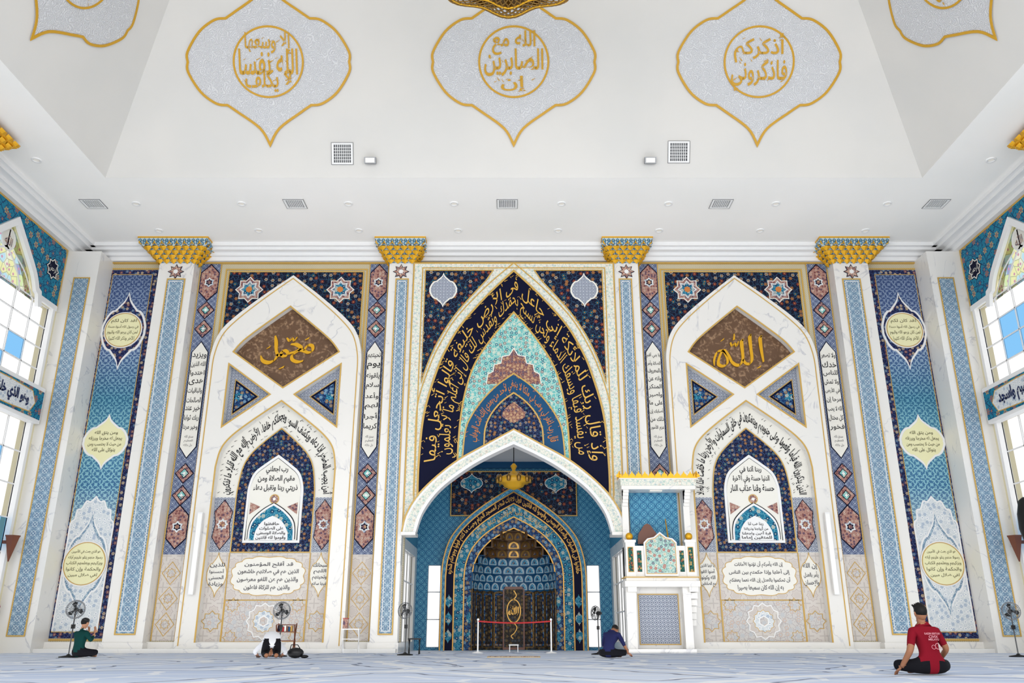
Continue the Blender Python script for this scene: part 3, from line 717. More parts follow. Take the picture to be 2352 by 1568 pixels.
# masonry shell enclosing the niche
b.box('bronze',-1.72,-1.6,32.55,34.1,0,4.7); b.box('bronze',1.6,1.72,32.55,34.1,0,4.7); b.box('bronze',-1.72,1.72,34.0,34.1,0,4.7); b.box('bronze',-1.72,1.72,32.55,34.1,4.6,4.7)
pts=[(R*math.cos(pi*i/K),32.4+R*.95*math.sin(pi*i/K)+.02) for i in range(K+1)]
for i in range(K):
    (x0,y0),(x1,y1)=pts[i],pts[i+1]; L=math.hypot(x1-x0,y1-y0)
    fr=Fr((x0,y0,0),((x1-x0)/L,(y1-y0)/L,0),(0,0,1),(-(y1-y0)/L,(x1-x0)/L,0))
    b.plate('mgold',rect(0,L,0,2.3),0,.02,fr=fr); b.ribbon('brass',rect(.04,L-.04,.1,2.1),.02,.01,True,fr=fr); b.ribbon('mblue',rect(.1,L-.1,.18,2.0),.05,.01,True,fr=fr)
TN=7
rad=lambda t:R*math.cos(min(t,TN-.4)/TN*pi/2)**.8
for t in range(TN):
    z=2.15+.3*t; rr=rad(t); kk=max(3,13-int(1.6*t)); h=.32
    kd,kw,kc=('dblue','muq','chamber') if t<4 else ('bronze','brass','bronze')
    for i in range(kk):
        a0_=pi*i/kk; a1_=pi*(i+1)/kk
        x0,y0=rr*math.cos(a0_),32.42+rr*.9*math.sin(a0_); x1,y1=rr*math.cos(a1_),32.42+rr*.9*math.sin(a1_)
        L=math.hypot(x1-x0,y1-y0); fr=Fr((x0,y0,z),((x1-x0)/L,(y1-y0)/L,0),(0,0,1),(-(y1-y0)/L,(x1-x0)/L,0))
        b.plate(kd,[(0,0),(L*.5,-.06),(L,0),(L,h*.95),(0,h*.95)],0,.06,fr=fr)
        b.plate(kw,arch([(0,h*.92),(L*.27,h*.74),(L*.4,h*.4),(L*.4,.02)],L/2,3),.012,.01,fr=fr)
        b.plate(kc,arch([(0,h*.75),(L*.17,h*.58),(L*.27,h*.3),(L*.27,.05)],L/2,3),.02,.01,fr=fr)
        b.plate('mblue',arch([(0,h*.5),(L*.08,h*.38),(L*.13,h*.2),(L*.13,.08)],L/2,3),.028,.01,fr=fr)
    r2=rad(t+1) if t<TN-1 else .01
    ring=[(rr*math.cos(pi*i/24),rr*.9*math.sin(pi*i/24)) for i in range(25)]+[(r2*math.cos(pi*i/24),r2*.9*math.sin(pi*i/24)) for i in range(24,-1,-1)]
    b.plate(kd,ring,0,.02,fr=Fr((0,32.42,z+h*.95),(1,0,0),(0,1,0),(0,0,-1)))
b.box('wood',-.42,.42,33.75,33.8,0,2.3)
fn=FB(33.72); b.plate('mgold',rect(-.36,.36,.1,2.2),0,.02,fr=fn)
b.ribbon('brass',circ(0,1.4,.26,30,.42),.04,.02,True,fr=fn); b.ribbon('brass',spl([(0,2.15),(.1,1.98),(.02,1.85),(-.04,1.82)]),.04,.02,fr=fn)
b.pen('brass',ALLAH,0,1.4,.2,.2,.03,.75,.05,fr=fn)
b.ribbon('brass',spl([(.0,.98),(.12,.8),(.02,.6),(-.1,.5),(-.02,.4)]),.035,.02,fr=fn)
b.obj()
b=B('hanging_lantern'); c=(0,29.9,5.75)
b.tube('dark',[(0,29.9,7.0),(0,29.9,6.3)],.018,6)
b.lathe('goldp',[(.04,.6),(.12,.5),(.05,.35),(.18,.22),(.46,.12),(.54,.05),(.54,-.1),(.38,-.14),(.32,-.25),(.12,-.32),(.0,-.36)],c,24,lobes=8,la=.05)
for i in range(10):
    a=2*pi*i/10; x,y=.58*math.cos(a),29.9+.58*math.sin(a)
    b.lathe('brass',[(0,-.12),(.06,-.1),(.08,.06),(.04,.12),(0,.18)],(x,y,5.75),8)
b.obj()
b=B('rope_barrier')
for x in(-1.1,1.15):
    b.lathe('white',[(.0,0),(.17,0),(.17,.02),(.04,.05),(.022,.08),(.022,.95),(.04,.97),(.03,1.0),(0,1.02)],(x,27.3,0),16)
b.tube('rope',[(-1.1+2.25*i/12,27.3,.93-.05*math.sin(pi*i/12)) for i in range(13)],.025,6)
b.obj()
b=B('prayer_rug'); b.box('rug',-.62,.62,22.1,22.9,0,.02); b.box('goldline',-.66,.66,22.06,22.94,0,.012); b.obj()
b=B('step_stool'); b.box('white',-.16,.16,29.3,29.55,.2,.24)
for x in(-.15,.12): b.box('white',x,x+.03,29.3,29.55,0,.2)
b.obj()
# ------------------------------------------------------------------ minbar
MY=27.2; f=FB(MY)
b=B('minbar',f); x0,x1=3.52,5.8; YE=27.95
b.box('marble',x0,3.82,MY+.2,YE,0,1.95); b.box('marble',5.3,x1-.25,MY+.2,YE,0,1.95)
b.box('marble',x0,x1-.25,YE-.1,YE,0,1.95)
b.plate('grey',rect(3.95,5.22,.25,1.75),-.64,.02); b.ribbon('goldline',rect(3.95,5.22,.25,1.75),.03,-.62,True)
b.box('marble',x0,x1-.2,MY+.1,YE,0,.12)
b.box('marble',x0-.05,x1+.02,MY-.05,YE,1.95,2.12); b.box('marble',x0,x1-.03,MY,YE,2.12,2.22); b.box('goldline',x0-.06,x1+.03,MY-.06,YE,2.22,2.25)
for xb in(x0+.02,x1-.34):
    for i,(w,z) in enumerate([(.8,1.8),(.6,1.6),(.45,1.4),(.3,1.2),(.2,1.0),(.12,.8)]):
        b.box('marble',xb+.02,xb+.3,YE-w*.9,YE,z,z+.17)
for xa,xb,k in((x0+.02,x0+.32,'marble'),(x1-.36,x1-.06,'marble')):
    b.box(k,xa,xb,MY,MY+.28,2.25,3.35); b.box('marble',xa-.03,xb+.03,MY-.03,MY+.31,3.3,3.38)
    b.ball('gold',((xa+xb)/2,MY+.14,3.5),.12); b.plate('green',rect(xa+.07,xb-.07,2.4,3.15),.01,.01); b.ribbon('goldline',rect(xa+.07,xb-.07,2.4,3.15),.02,.015,True)
b.box('marble',x0+.32,x1-.36,MY+.05,MY+.2,2.25,3.2)
cxm=(x0+x1)/2-.02
pan=[(cxm-.52,2.27),(cxm-.52,3.3)]+[(cxm-.4,3.42),(cxm-.2,3.46),(cxm,3.62),(cxm+.2,3.46),(cxm+.4,3.42)]+[(cxm+.52,3.3),(cxm+.52,2.27)]
b.plate('white',pan,.05,.12); b.plate('parapet',[(cxm+(x-cxm)*.86,2.95+(z-2.95)*.86) for x,z in pan],.06,.01); b.ribbon('goldline',[(cxm+(x-cxm)*.9,2.95+(z-2.95)*.9) for x,z in pan],.02,.065,True)
for q in(-1,1): b.plate('green',rect(*sorted([cxm+q*.6,cxm+q*.74]),2.4,3.05),-.04,.01)
for xb in(x0+.02,x1-.14):
    b.box('marble',xb,xb+.08,MY+.28,YE,2.25,3.2)
b.box('chamber',x0+.3,x1-.4,YE-.03,YE,2.25,5.0)
for xa in(x0+.02,x1-.26): 
    b.box('marble',xa,xa+.2,YE-.3,YE,2.25,5.0)
    for i in range(5): b.box('marble',xa+.01,xa+.19,YE-.3-.08*(i+1),YE-.28,4.5+.1*i,5.0)
b.box('marble',x0-.03,x1+.08,MY-.02,YE,4.98,5.12); b.box('portal',x0-.06,x1+.11,MY-.06,YE,5.1,5.3); b.box('marble',x0-.1,x1+.14,MY-.1,YE,5.3,5.36)
b.box('lampglass',cxm-.2,cxm+.2,MY+.2,MY+.5,4.95,4.98)
n=13
for side in range(3):
    for i in range(n):
        if side and i>3: continue
        fr=[Fr((x0-.1+(x1-x0+.24)*i/(n-1),MY-.1,5.36),(1,0,0),(0,0,1),(0,-1,0)),Fr((x0-.1,MY-.1+i*.19,5.36),(0,1,0),(0,0,1),(-1,0,0)),Fr((x1+.14,MY-.1+i*.19,5.36),(0,1,0),(0,0,1),(1,0,0))][side]
        b.plate('gold',[(-.095,0),(.095,0),(.095,.06),(.06,.1),(.03,.12),(0,.2),(-.03,.12),(-.06,.1),(-.095,.06)],0,.03,fr=fr)
b.box('gold',x0-.11,x1+.15,MY-.11,MY-.06,5.33,5.38)
b.plate('wood',arch([(0,3.95),(.1,3.9),(.2,3.75),(.3,3.6),(.33,3.3)],cxm-.3,4),-.5,.06); b.tube('gold',[(cxm+.4,MY+.5,3.0),(cxm+.3,MY+.5,4.1)],[.03,.015])
b.obj()
# ------------------------------------------------------------------ ceiling
RX,RY0,RY1=12.9,23.27,-1.0; SL=2.29; TT=3.9
b=B('ceiling')
b.box('plaster',-SX-.3,-RX,YB,D+.3,HC,HC+.1); b.box('plaster',RX,SX+.3,YB,D+.3,HC,HC+.1)
b.box('plaster',-RX,RX,RY0,D+.3,HC,HC+.1); b.box('plaster',-RX,RX,YB,RY1,HC,HC+.1)
zt=HC+SL*TT
o=[(-RX,RY1,HC),(RX,RY1,HC),(RX,RY0,HC),(-RX,RY0,HC)]; t=[(-RX+TT,RY1+TT,zt),(RX-TT,RY1+TT,zt),(RX-TT,RY0-TT,zt),(-RX+TT,RY0-TT,zt)]
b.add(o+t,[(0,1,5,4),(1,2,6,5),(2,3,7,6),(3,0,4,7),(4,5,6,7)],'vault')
b.obj()
sl=math.hypot(1,SL); 
FS=Fr((0,RY0,HC),(1,0,0),(0,-1/sl,SL/sl),(0,-SL/sl,-1/sl))
FL=Fr((-RX,0,HC),(0,1,0),(1/sl,0,SL/sl),(SL/sl,0,-1/sl))
FR=Fr((RX,0,HC),(0,-1,0),(-1/sl,0,SL/sl),(-SL/sl,0,-1/sl))
def medallion(fr,cx,L,cz=3.57):
    b=B('ceiling_medallion',fr)
    P=quat(cx,cz,2.52,2.55)
    b.plate('relief',P,.03,.03); b.ribbon('goldp',P,.075,.05,True)
    b.plate('relief',circ(cx,cz,1.1,48),.05,.02); b.ribbon('goldp',circ(cx,cz,1.08,56),.06,.065,True)
    for i,(t,w,dz,hh) in enumerate(L): b.text('goldp',t,cx,cz+dz,w,hh,.08,keep=False,bold=.014)
    I=[(cx-.8,cz-.7),(cx+.8,cz-.7)];O=[(cx-.7,cz+.8),(cx+.7,cz+.8)]; b.marks('goldp',I,O,18,.08,.13)
    b.obj()
medallion(FS,-7.66,[("إلا وسعها",1.45,.55,.7),("الله نفسا",1.85,.0,.8),("لا يكلف",1.45,-.58,.7)])
medallion(FS,0,[("الله مع",1.35,.58,.75),("الصابرين",1.85,-.02,.85),("إن",.8,-.68,.5)])
medallion(FS,7.66,[("أذكركم",1.6,.42,.9),("فاذكروني",1.75,-.42,.95)])
for y in(17.85,10.2):
    medallion(FL,y,[("والله غفور",1.4,.4,.8),("رحيم",1.4,-.4,.8)]); medallion(FR,-y,[("إن ربي",1.4,.4,.8),("قريب مجيب",1.5,-.4,.8)])
def vent(fr,cx,cz,w,h,name='ceiling_vent'):
    b=B(name,fr); b.plate('white',rect(cx-w/2,cx+w/2,cz-h/2,cz+h/2),.03,.03,holes=[rect(cx-w/2+.07,cx+w/2-.07,cz-h/2+.06,cz+h/2-.06)])
    b.plate('vent',rect(cx-w/2+.07,cx+w/2-.07,cz-h/2+.06,cz+h/2-.06),.005,.01)
    n=9
    for i in range(1,n):
        x=cx-w/2+.07+(w-.14)*i/n; b.plate('white',rect(x-.009,x+.009,cz-h/2+.06,cz+h/2-.06),.02,.015)
    for i in range(1,6):
        z=cz-h/2+.06+(h-.12)*i/6; b.plate('white',rect(cx-w/2+.07,cx+w/2-.07,z-.008,z+.008),.022,.01)
    b.ribbon('vent',rect(cx-w/2,cx+w/2,cz-h/2,cz+h/2),.012,.032,True)
    b.obj()
vent(FS,-5.4,.75,.68,.68); vent(FS,5.2,.8,.68,.68)
FC=Fr((0,0,HC),(1,0,0),(0,1,0),(0,0,-1))
for u in(215,678,1165,1656,2150): vent(FC,(u-1180)*.01457,24.93,.68,.62)
def downlight(x,y):
    b=B('recessed_downlight'); b.lathe('white',[(.0,-.005),(.10,-.005),(.10,-.03),(.14,-.035),(.15,-.01),(.15,0)],(x,y,HC),20); b.lathe('lampglass',[(0,-.012),(.09,-.012)],(x,y,HC),16); b.obj()
for u in(313,555,800,1043,1290,1535,1782,2038): downlight((u-1180)*.01457,24.93)
for u in(365,594,824,1052,1282,1514,1746,1988): downlight((u-1180)*.01553,26.9)
for s in(-1,1):
    for y in(22.2,18,14): downlight(s*14.5,y)
for x in(-4.5,4.28):
    b=B('ceiling_floodlight',FS); b.plate('metal',rect(x-.18,x+.18,.42,.62),.22,.14); b.plate('lampglass',rect(x-.14,x+.14,.45,.59),.23,.01); b.plate('metal',rect(x-.03,x+.03,.48,.55),.08,.08); b.obj()
# ------------------------------------------------------------------ side walls
def sidewall(s):
    fr=Fr((s*SX,0,0),(0,1,0),(0,0,1),(-s,0,0))
    b=B('wall_left' if s<0 else 'wall_right',fr)
    holes=[]
    bays=[24.35,15.6,6.8]
    for c in bays:
        holes.append(rect(c-2.95,c+2.95,.9,7.3)); 
        ar=arch([(0,13.2),(.75,12.55),(1.45,11.9),(1.85,11.2),(1.95,10.4)],c)
        holes.append([(c-2.95,8.35),(c+2.95,8.35),(c+2.95,11.3)]+[q for q in reversed(ar) if q[1]>11.3]+[(c-2.95,11.3)])
    b.plate('creamside',rect(YB,28.6,0,HC),0,.35,holes=holes)
    b.obj()
    for bi,c in enumerate(bays):
        b=B('window_surround',fr)
        arh=arch([(0,13.2),(.75,12.55),(1.45,11.9),(1.85,11.2)],c)
        ar=[(c-1.86,11.45)]+[q for q in arh if q[1]>11.45]+[(c+1.86,11.45)]
        b.plate('sideteal',[(c-3.15,11.45),(ar[0][0],11.45)]+ar[1:-1]+[(ar[-1][0],11.45),(c+3.15,11.45),(c+3.15,13.62),(c-3.15,13.62)],.03,.03)
        b.ribbon('goldline',[(c-3.15,11.45),(c-3.15,13.62),(c+3.15,13.62),(c+3.15,11.45)],.06,.04)
        b.ribbon('white',[(c-2.0,11.0)]+ar+[(c+2.0,11.0)],.22,.12,th=.12)
        rd=Fr(fr(c,0),(0,1,0),(0,0,1),(1,0,0)) if s<0 else Fr(fr(c,0),(0,-1,0),(0,0,1),(-1,0,0))
        for q in(-1,1):
            b.plate('navy',starpoly(c+q*2.45,12.6,.42,8,.75),.04,.01); b.ribbon('paper',starpoly(c+q*2.45,12.6,.36,8,.75),.03,.05,True); b.text('paper',"الرحمن" ,q*2.45,12.6,.45,.3,.05,fr=rd)
        b.ribbon('white',[(c-2.0,11.35),(c-3.1,11.35)],.18,.08,th=.08); b.ribbon('white',[(c+2.0,11.35),(c+3.1,11.35)],.18,.08,th=.08)
        b.plate('white',rect(c-3.1,c+3.1,7.2,8.42),.22,.3); b.plate('sideteal',rect(c-3.05,c+3.05,7.32,8.28),.235,.01)
        cart=[(-2.0,7.8),(-1.8,8.15),(-.9,8.2),(.9,8.2),(1.8,8.15),(2.0,7.8),(1.8,7.45),(.9,7.4),(-.9,7.4),(-1.8,7.45)]
        cart=[(x*1.3,z) for x,z in cart]
        b.plate('paleblue',cart,.25,.01,fr=rd); b.ribbon('goldline',cart,.03,.255,True,fr=rd)
        b.text('blue_letter',"وهو الذي خلق السماوات والأرض" if s<0 else "فسبح باسم ربك العظيم واسجد",0,7.8,4.4,.6,.265,fr=rd,keep=False,bold=.04)
        for q in(-3.0,3.0):
            b.ribbon('white',[(c+q,.9),(c+q,7.3)],.14,.05,th=.2); b.ribbon('white',[(c+q,8.4),(c+q,11.3)],.14,.05,th=.2)
        b.obj()
        bl2={(4,1),(2,0),(0,1),(3,0)}
        window('window_%d'%(10+bi*3+(0 if s<0 else 9)),fr,c-2.95,c+2.95,8.35,11.3,6,4,bl2 if s<0 else {(i,j) for i in (1,2,3,4) for j in(1,2)},-.15)
        window('window_%d'%(11+bi*3+(0 if s<0 else 9)),fr,c-2.95,c+2.95,.9,7.3,6,6,{(4,4),(4,3),(5,2),(3,1),(4,1),(2,3),(1,4)},-.15)
        b=B('window_%d'%(12+bi*3+(0 if s<0 else 9)),fr)
        ar2=arch([(0,13.2),(.75,12.55),(1.45,11.9),(1.85,11.2)],c)
        b.plate('stained',ar2,-.14,0)
        b.ribbon('white',arch([(0,12.3),(.5,12.0),(.9,11.6),(1.1,11.2)],c),.07,-.1); b.ribbon('white',[(c,12.3),(c,13.2)],.06,-.1)
        b.ribbon('white',circ(c,12.55,.36,24),.05,-.09,True); b.plate('paper',circ(c,12.55,.34,24),-.1,.02)
        b.text('reddish',"ﷲ",0,12.55,.4,.4,-.08,fr=rd,keep=False,arab=False)
        for q in(-1,1): b.ribbon('white',spl([(c+q*1.8,11.3),(c+q*1.2,11.9),(c+q*.35,12.3)]),.05,-.1)
        b.obj()
    for y in(19.9,11.2):
        b=B('column',fr); xx=sorted([s*SX,s*(SX-1.0)])
        b.box('marble',xx[0],xx[1],y-.6,y+.6,0,13.4)
        f3=Fr((s*(SX-1.0),0,0),(0,1,0),(0,0,1),(-s,0,0)); b.plate('blue_strip',rect(y-.3,y+.3,.5,12.7),.02,.02,fr=f3)
        b.obj()
        b=B('column_capital')
        for i in range(5):
            t1=(i+1)/5; ex=.12+.62*t1; z=13.4+.12*i
            a,c2=sorted([s*SX,s*(SX-1.0-ex+.06)]); b.box('gold',a,c2,y-.6-ex+.06,y+.6+ex-.06,z,z+.12)
            k=8
            for q in range(k):
                yy=y-.6-ex+(1.2+2*ex)*(q+.5)/k; w2=(1.2+2*ex)/k*.45; X=s*(SX-1.0-ex)
                b.add([(X,yy-w2,z+.12),(X,yy+w2,z+.12),(X+s*.05,yy+w2,z+.05),(X+s*.12,yy,z-.02),(X+s*.05,yy-w2,z+.05),(X-s*.04,yy,z+.07)],[(0,1,5),(1,2,5),(2,3,5),(3,4,5),(4,0,5)],'gold')
        b.obj()
    b=B('wall_sconce'); X=s*(SX-.0)
    b.lathe('wood',[(.02,-.5),(.1,-.2),(.22,.25),(.25,.3),(.0,.3)],(s*(SX-.28),27.1,3.2),6,sm=False); b.box('wood',min(X,X-s*.2),max(X,X-s*.2),27.06,27.14,3.25,3.35); b.obj()
sidewall(-1); sidewall(1)
b=B('loudspeaker'); b.lathe('dark',[(.0,-.85),(.12,-.84),(.2,-.6),(.3,-.1),(.28,.35),(.18,.75),(.06,.85),(0,.86)],(SX-.55,25.75,3.65),16); b.box('dark',SX-.4,SX-.02,25.7,25.8,3.6,3.75); b.obj()
b=B('fire_alarm_bell'); b.tube('rope',[(-15.9,26.9,1.35),(-15.9,26.9,1.75)],.02); b.lathe('rope',[(0,.12),(.12,.05),(.16,-.05),(.16,-.08),(0,-.08)],(-15.9,26.9,1.4),12); b.box('rope',-16.15,-15.9,26.87,26.93,1.7,1.75); b.obj()
for x in(-10.35,10.35):
    b=B('column_loudspeaker'); b.box('white',x-.08,x+.08,27.98,28.12,1.75,4.35); b.box('metal',x-.03,x+.03,28.12,28.2,2.2,2.3); b.box('metal',x-.03,x+.03,28.12,28.2,3.8,3.9); b.box('plaster',x-.065,x+.065,27.97,27.98,1.8,4.3); b.obj()
# ------------------------------------------------------------------ chandelier
b=B('chandelier'); C=Vector((-.12,14.0,13.8))
def dome(R,H,z0,nm,nr,lob,r):
    def P(t,a):
        rr=R*math.sin(t*pi/2)**.8*(1+lob*math.cos(8*a)); return C+Vector((rr*math.cos(a),rr*math.sin(a),z0+H*(1-math.cos(t*pi/2))))
    for i in range(nm):
        for d in(-1,1):
            b.tube('brass',[P(j/10,2*pi*i/nm+d*j/10*.9) for j in range(11)],r,5)
    for k in range(1,nr+1): b.tube('gold',[P(k/nr,2*pi*j/64) for j in range(64)],r*1.4,5,True)
dome(.98,.3,-.1,36,5,.0,.016)
dome(1.75,.16,.06,60,4,.06,.02)
dome(2.3,.6,.7,40,4,.05,.02)
b.lathe('brass',[(.0,-.05),(.9,.2),(1.6,.26),(1.9,1.4),(1.2,2.0),(.3,2.2)],C,48)
for i in range(16):
    a=2*pi*i/16; b.lathe('gold',[(0,-.12),(.06,-.08),(.09,0),(.05,.1),(0,.14)],C+Vector((1.62*math.cos(a),1.62*math.sin(a),.3)),8)
b.tube('brass',[C+Vector((0,0,2)),(C.x,C.y,zt)],.05,8)
b.obj()
# ------------------------------------------------------------------ stand fans
def fan(x,y,h,yaw,dark=False,r=.22):
    b=B('standing_fan'); k='dark'
    b.lathe(k,[(0,0),(.22,0),(.22,.025),(.06,.05),(.03,.08),(0,.08)],(x,y,0),24)
    b.tube('metal',[(x,y,.05),(x,y,h-.05)],.016,8)
    n=Vector((math.sin(yaw),-math.cos(yaw),.05)).normalized(); u=n.cross(Vector((0,0,1))).normalized(); w=u.cross(n)*-1
    c=Vector((x,y,h))+n*.08
    km='dark' if dark else 'metal'
    for off,rr in((-.06,r*.9),(0,r),(.05,r*.92),(.075,r*.5)):
        b.tube(km,[c+n*off+(u*math.cos(t)+w*math.sin(t))*rr for t in [2*pi*i/32 for i in range(32)]],.007,5,True)
    for i in range(28):
        t=2*pi*i/28; d=u*math.cos(t)+w*math.sin(t)
        b.tube(km,[c+n*.085+d*.03,c+n*.075+d*r*.5,c+n*.05+d*r*.92,c+d*r,c-n*.06+d*r*.9,c-n*.09+d*.05],.003,3)
    for i in range(3):
        t=2*pi*i/3+.4; d=u*math.cos(t)+w*math.sin(t); e=u*math.cos(t+.75)+w*math.sin(t+.75)
        b.add([c+d*.03-n*.01,c+d*r*.8-n*.03,c+(d+e).normalized()*r*.85,c+e*r*.7+n*.03,c+e*.04+n*.01],[(0,1,2,3,4)],'dark')
    M=Matrix((u,n,w)).transposed(); b.ball('dark',c-n*.12,(.055,.1,.055),12,M); b.ball('dark',c+n*.03,.035,10)
    b.tube(k,[(x,y,h-.12),c-n*.12],.02,8); b.box(k,x-.04,x+.04,y-.03,y+.03,h*.6,h*.6+.1)
    b.obj()
fan(-10.95,22.0,1.12,.35); fan(-6.05,23,1.12,.1); fan(-2.98,24.5,1.16,-.5); fan(2.42,25.4,1.12,-1.2,True,.2); fan(12.75,22.6,1.1,-.3)
b=B('book_rack'); x,y=-6.75,26.3
for q in(-.27,.27):
    b.tube('wood',[(x+q,y-.15,0),(x+q,y+.12,.85)],.02,6); b.tube('wood',[(x+q,y+.15,0),(x+q,y-.12,.8)],.02,6)
for z in(.35,.6,.8): b.box('wood',x-.28,x+.28,y-.12,y+.12,z,z+.025)
for i in range(7): b.box(['navy','green','rope','paper','wood','dblue','brass'][i],x-.22+i*.06,x-.17+i*.06,y-.08,y+.08,.625,.79-.02*(i%3))
b.obj()
b=B('folding_table'); x,y=-4.98,27.2
b.box('white',x-.27,x+.27,y-.18,y+.18,.68,.71); b.box('white',x-.25,x+.25,y-.16,y+.16,.4,.42)
for q in(-.24,.24): b.tube('white',[(x+q,y-.16,0),(x+q,y+.14,.69)],.016,6); b.tube('white',[(x+q,y+.16,0),(x+q,y-.14,.69)],.016,6)
b.obj()
b=B('donation_box'); b.box('pink',x-.26,x-.12,y-.08,y+.08,.71,1.0); b.box('rope',x-.27,x-.11,y-.09,y+.09,1.0,1.02); b.obj()
b=B('folding_stool'); x,y=-2.9,26.0
b.box('dark',x-.18,x+.18,y-.15,y+.15,.4,.44)
for q in(-.15,.15): b.tube('dark',[(x+q,y-.14,0),(x+q,y+.12,.4)],.014,6); b.tube('dark',[(x+q,y+.14,0),(x+q,y-.12,.4)],.014,6)
b.obj()
# ------------------------------------------------------------------ people
mt['skin']=plain('skin',(150,104,78),.55,0,.2); mt['skinl']=plain('skin_light',(176,130,102),.55,0,.2); mt['hair']=plain('black_hair',(20,18,18),.6,0,.2)
mt['maroon']=plain('maroon_shirt',(118,16,32),.85,0,.1); mt['shorts']=plain('black_trousers',(20,20,25),.85,0,.1)
mt['greens']=plain('dark_green_shirt',(12,56,54),.85,0,.1); mt['whites']=plain('white_shirt',(214,216,222),.8); mt['navys']=plain('navy_shirt',(34,38,78),.85,0,.1); mt['print']=plain('shirt_print',(190,130,140),.8)
def skin(J,Bn,root):
    names=list(J); me=bpy.data.meshes.new('sk'); me.from_pydata([J[n][0] for n in names],[(names.index(a),names.index(c)) for a,c,_ in Bn],[])
    o=bpy.data.objects.new('sk',me); COL.objects.link(o); md=o.modifiers.new('s','SKIN'); md.use_smooth_shade=True
    sv=me.skin_vertices[0].data
    for i,n in enumerate(names):
        r=J[n][1]; sv[i].radius=r if isinstance(r,tuple) else (r,r); sv[i].use_root=(n==root)
    o.modifiers.new('u','SUBSURF').levels=2
    dg=bpy.context.evaluated_depsgraph_get(); ev=o.evaluated_get(dg).to_mesh()
    V=[p.co.copy() for p in ev.vertices];Fc=[tuple(p.vertices) for p in ev.polygons]
    bpy.data.objects.remove(o,do_unlink=True); return V,Fc
def segd(p,a,b_):
    d=b_-a; t=max(0,min(1,(p-a).dot(d)/max(1e-9,d.length_squared))); return (p-(a+d*t)).length,t
def hand(b,T,wr,dirv,palmn,k,side):
    wr=Vector(wr);d=Vector(dirv).normalized();pn=Vector(palmn).normalized();x=d.cross(pn).normalized()*side
    M=Matrix((x,d,pn)).transposed()
    b.ball(k,T@(wr+d*.045),(.042,.055,.018),12,T.to_3x3()@M)
    for i,(o,L) in enumerate(((-.03,.06),(-.01,.075),(.01,.07),(.028,.055))):
        a=wr+d*.085+x*o; b.tube(k,[T@(a-d*.03),T@a,T@(a+d*L*.5+pn*.008),T@(a+d*L+pn*.03)],[.010,.010,.009,.007],6)
    a=wr+d*.02-x*.035; b.tube(k,[T@a,T@(a-x*.025+d*.03),T@(a-x*.03+d*.06+pn*.01)],[.012,.011,.008],6)
def person(name,J,Bn,root,lab,loc,yaw,head,hands,cloth,sc_=1.0,cap=None,hairup=0,skink='skin'):
    b=B(name); T=Matrix.Translation(loc)@Matrix.Rotation(yaw,4,'Z')@Matrix.Scale(sc_,4)
    J={n:(Vector(p),r) for n,(p,r) in J.items()}
    V,Fc=skin(J,Bn,root)
    by={}
    for f in Fc:
        c=sum((V[i] for i in f),Vector())/len(f); best=None
        for a,c2,l in Bn:
            dd,t=segd(c,J[a][0],J[c2][0]); ra=J[a][1];rb=J[c2][1]
            ra=ra if not isinstance(ra,tuple) else ra[0]; rb=rb if not isinstance(rb,tuple) else rb[0]
            dd=dd/(ra*(1-t)+rb*t)
            if best is None or dd<best[0]: best=(dd,l,t)
        l=best[1]
        k=lab[l](best[2]) if callable(lab.get(l)) else lab[l]
        by.setdefault(k,[]).append(f)
    VV=[T@p for p in V]
    for k,fs in by.items():
        used={};vs=[];ff=[]
        for f in fs:
            g=[]
            for i in f:
                if i not in used: used[i]=len(vs); vs.append(VV[i])
                g.append(used[i])
            ff.append(tuple(g))
        b.add(vs,ff,k,sm=True)
    hc=Vector(head[0]); R=Matrix.Rotation(head[2],3,'Z')@Matrix.Rotation(head[1],3,'X'); TR=T.to_3x3()@R
    P=lambda x,y,z:T@(hc+R@Vector((x,y,z)))
    # neck joining the skull to the shoulders
    nk=J['nk'][0]; b.tube(skink,[T@(nk-Vector((0,0,.03))),T@nk,P(0,-.01,-.02)],[.062,.056,.056],12)
    b.ball(skink,P(0,0,0),(.075,.092,.108),20,TR); b.ball(skink,P(0,.035,-.06),(.052,.055,.05),14,TR)
    b.ball('hair',P(0,-.016,.026),(.082,.096,.098),20,TR)
    if hairup: 
        b.ball('hair',P(0,0,.075),(.075,.088,.06),14,TR)
        for i in range(40):
            a=random.uniform(0,2*pi); r=random.uniform(0,.07); p=(r*math.cos(a),r*math.sin(a),.115-r*.4)
            b.tube('hair',[P(*p),P(p[0]*1.3,p[1]*1.3+.01,p[2]+.03)],[.012,.003],4)
    if cap: b.ball(cap,P(0,-.005,.06),(.088,.1,.062),16,TR)
    b.ball(skink,P(0,.098,-.012),(.012,.018,.022),8,TR)
    for q in(-1,1):
        b.ball(skink,P(q*.08,-.005,-.012),(.011,.02,.03),10,TR); b.ball('white',P(q*.03,.08,.01),(.013,.01,.008),8,TR); b.ball('hair',P(q*.03,.089,.01),(.006,.005,.006),6,TR); b.ball('hair',P(q*.03,.086,.032),(.018,.006,.004),6,TR)
    b.ball('reddish',P(0,.088,-.056),(.024,.01,.007),8,TR)
    for wr,dv,pn,sd in hands: hand(b,T,wr,dv,pn,skink,sd)
    return b,T
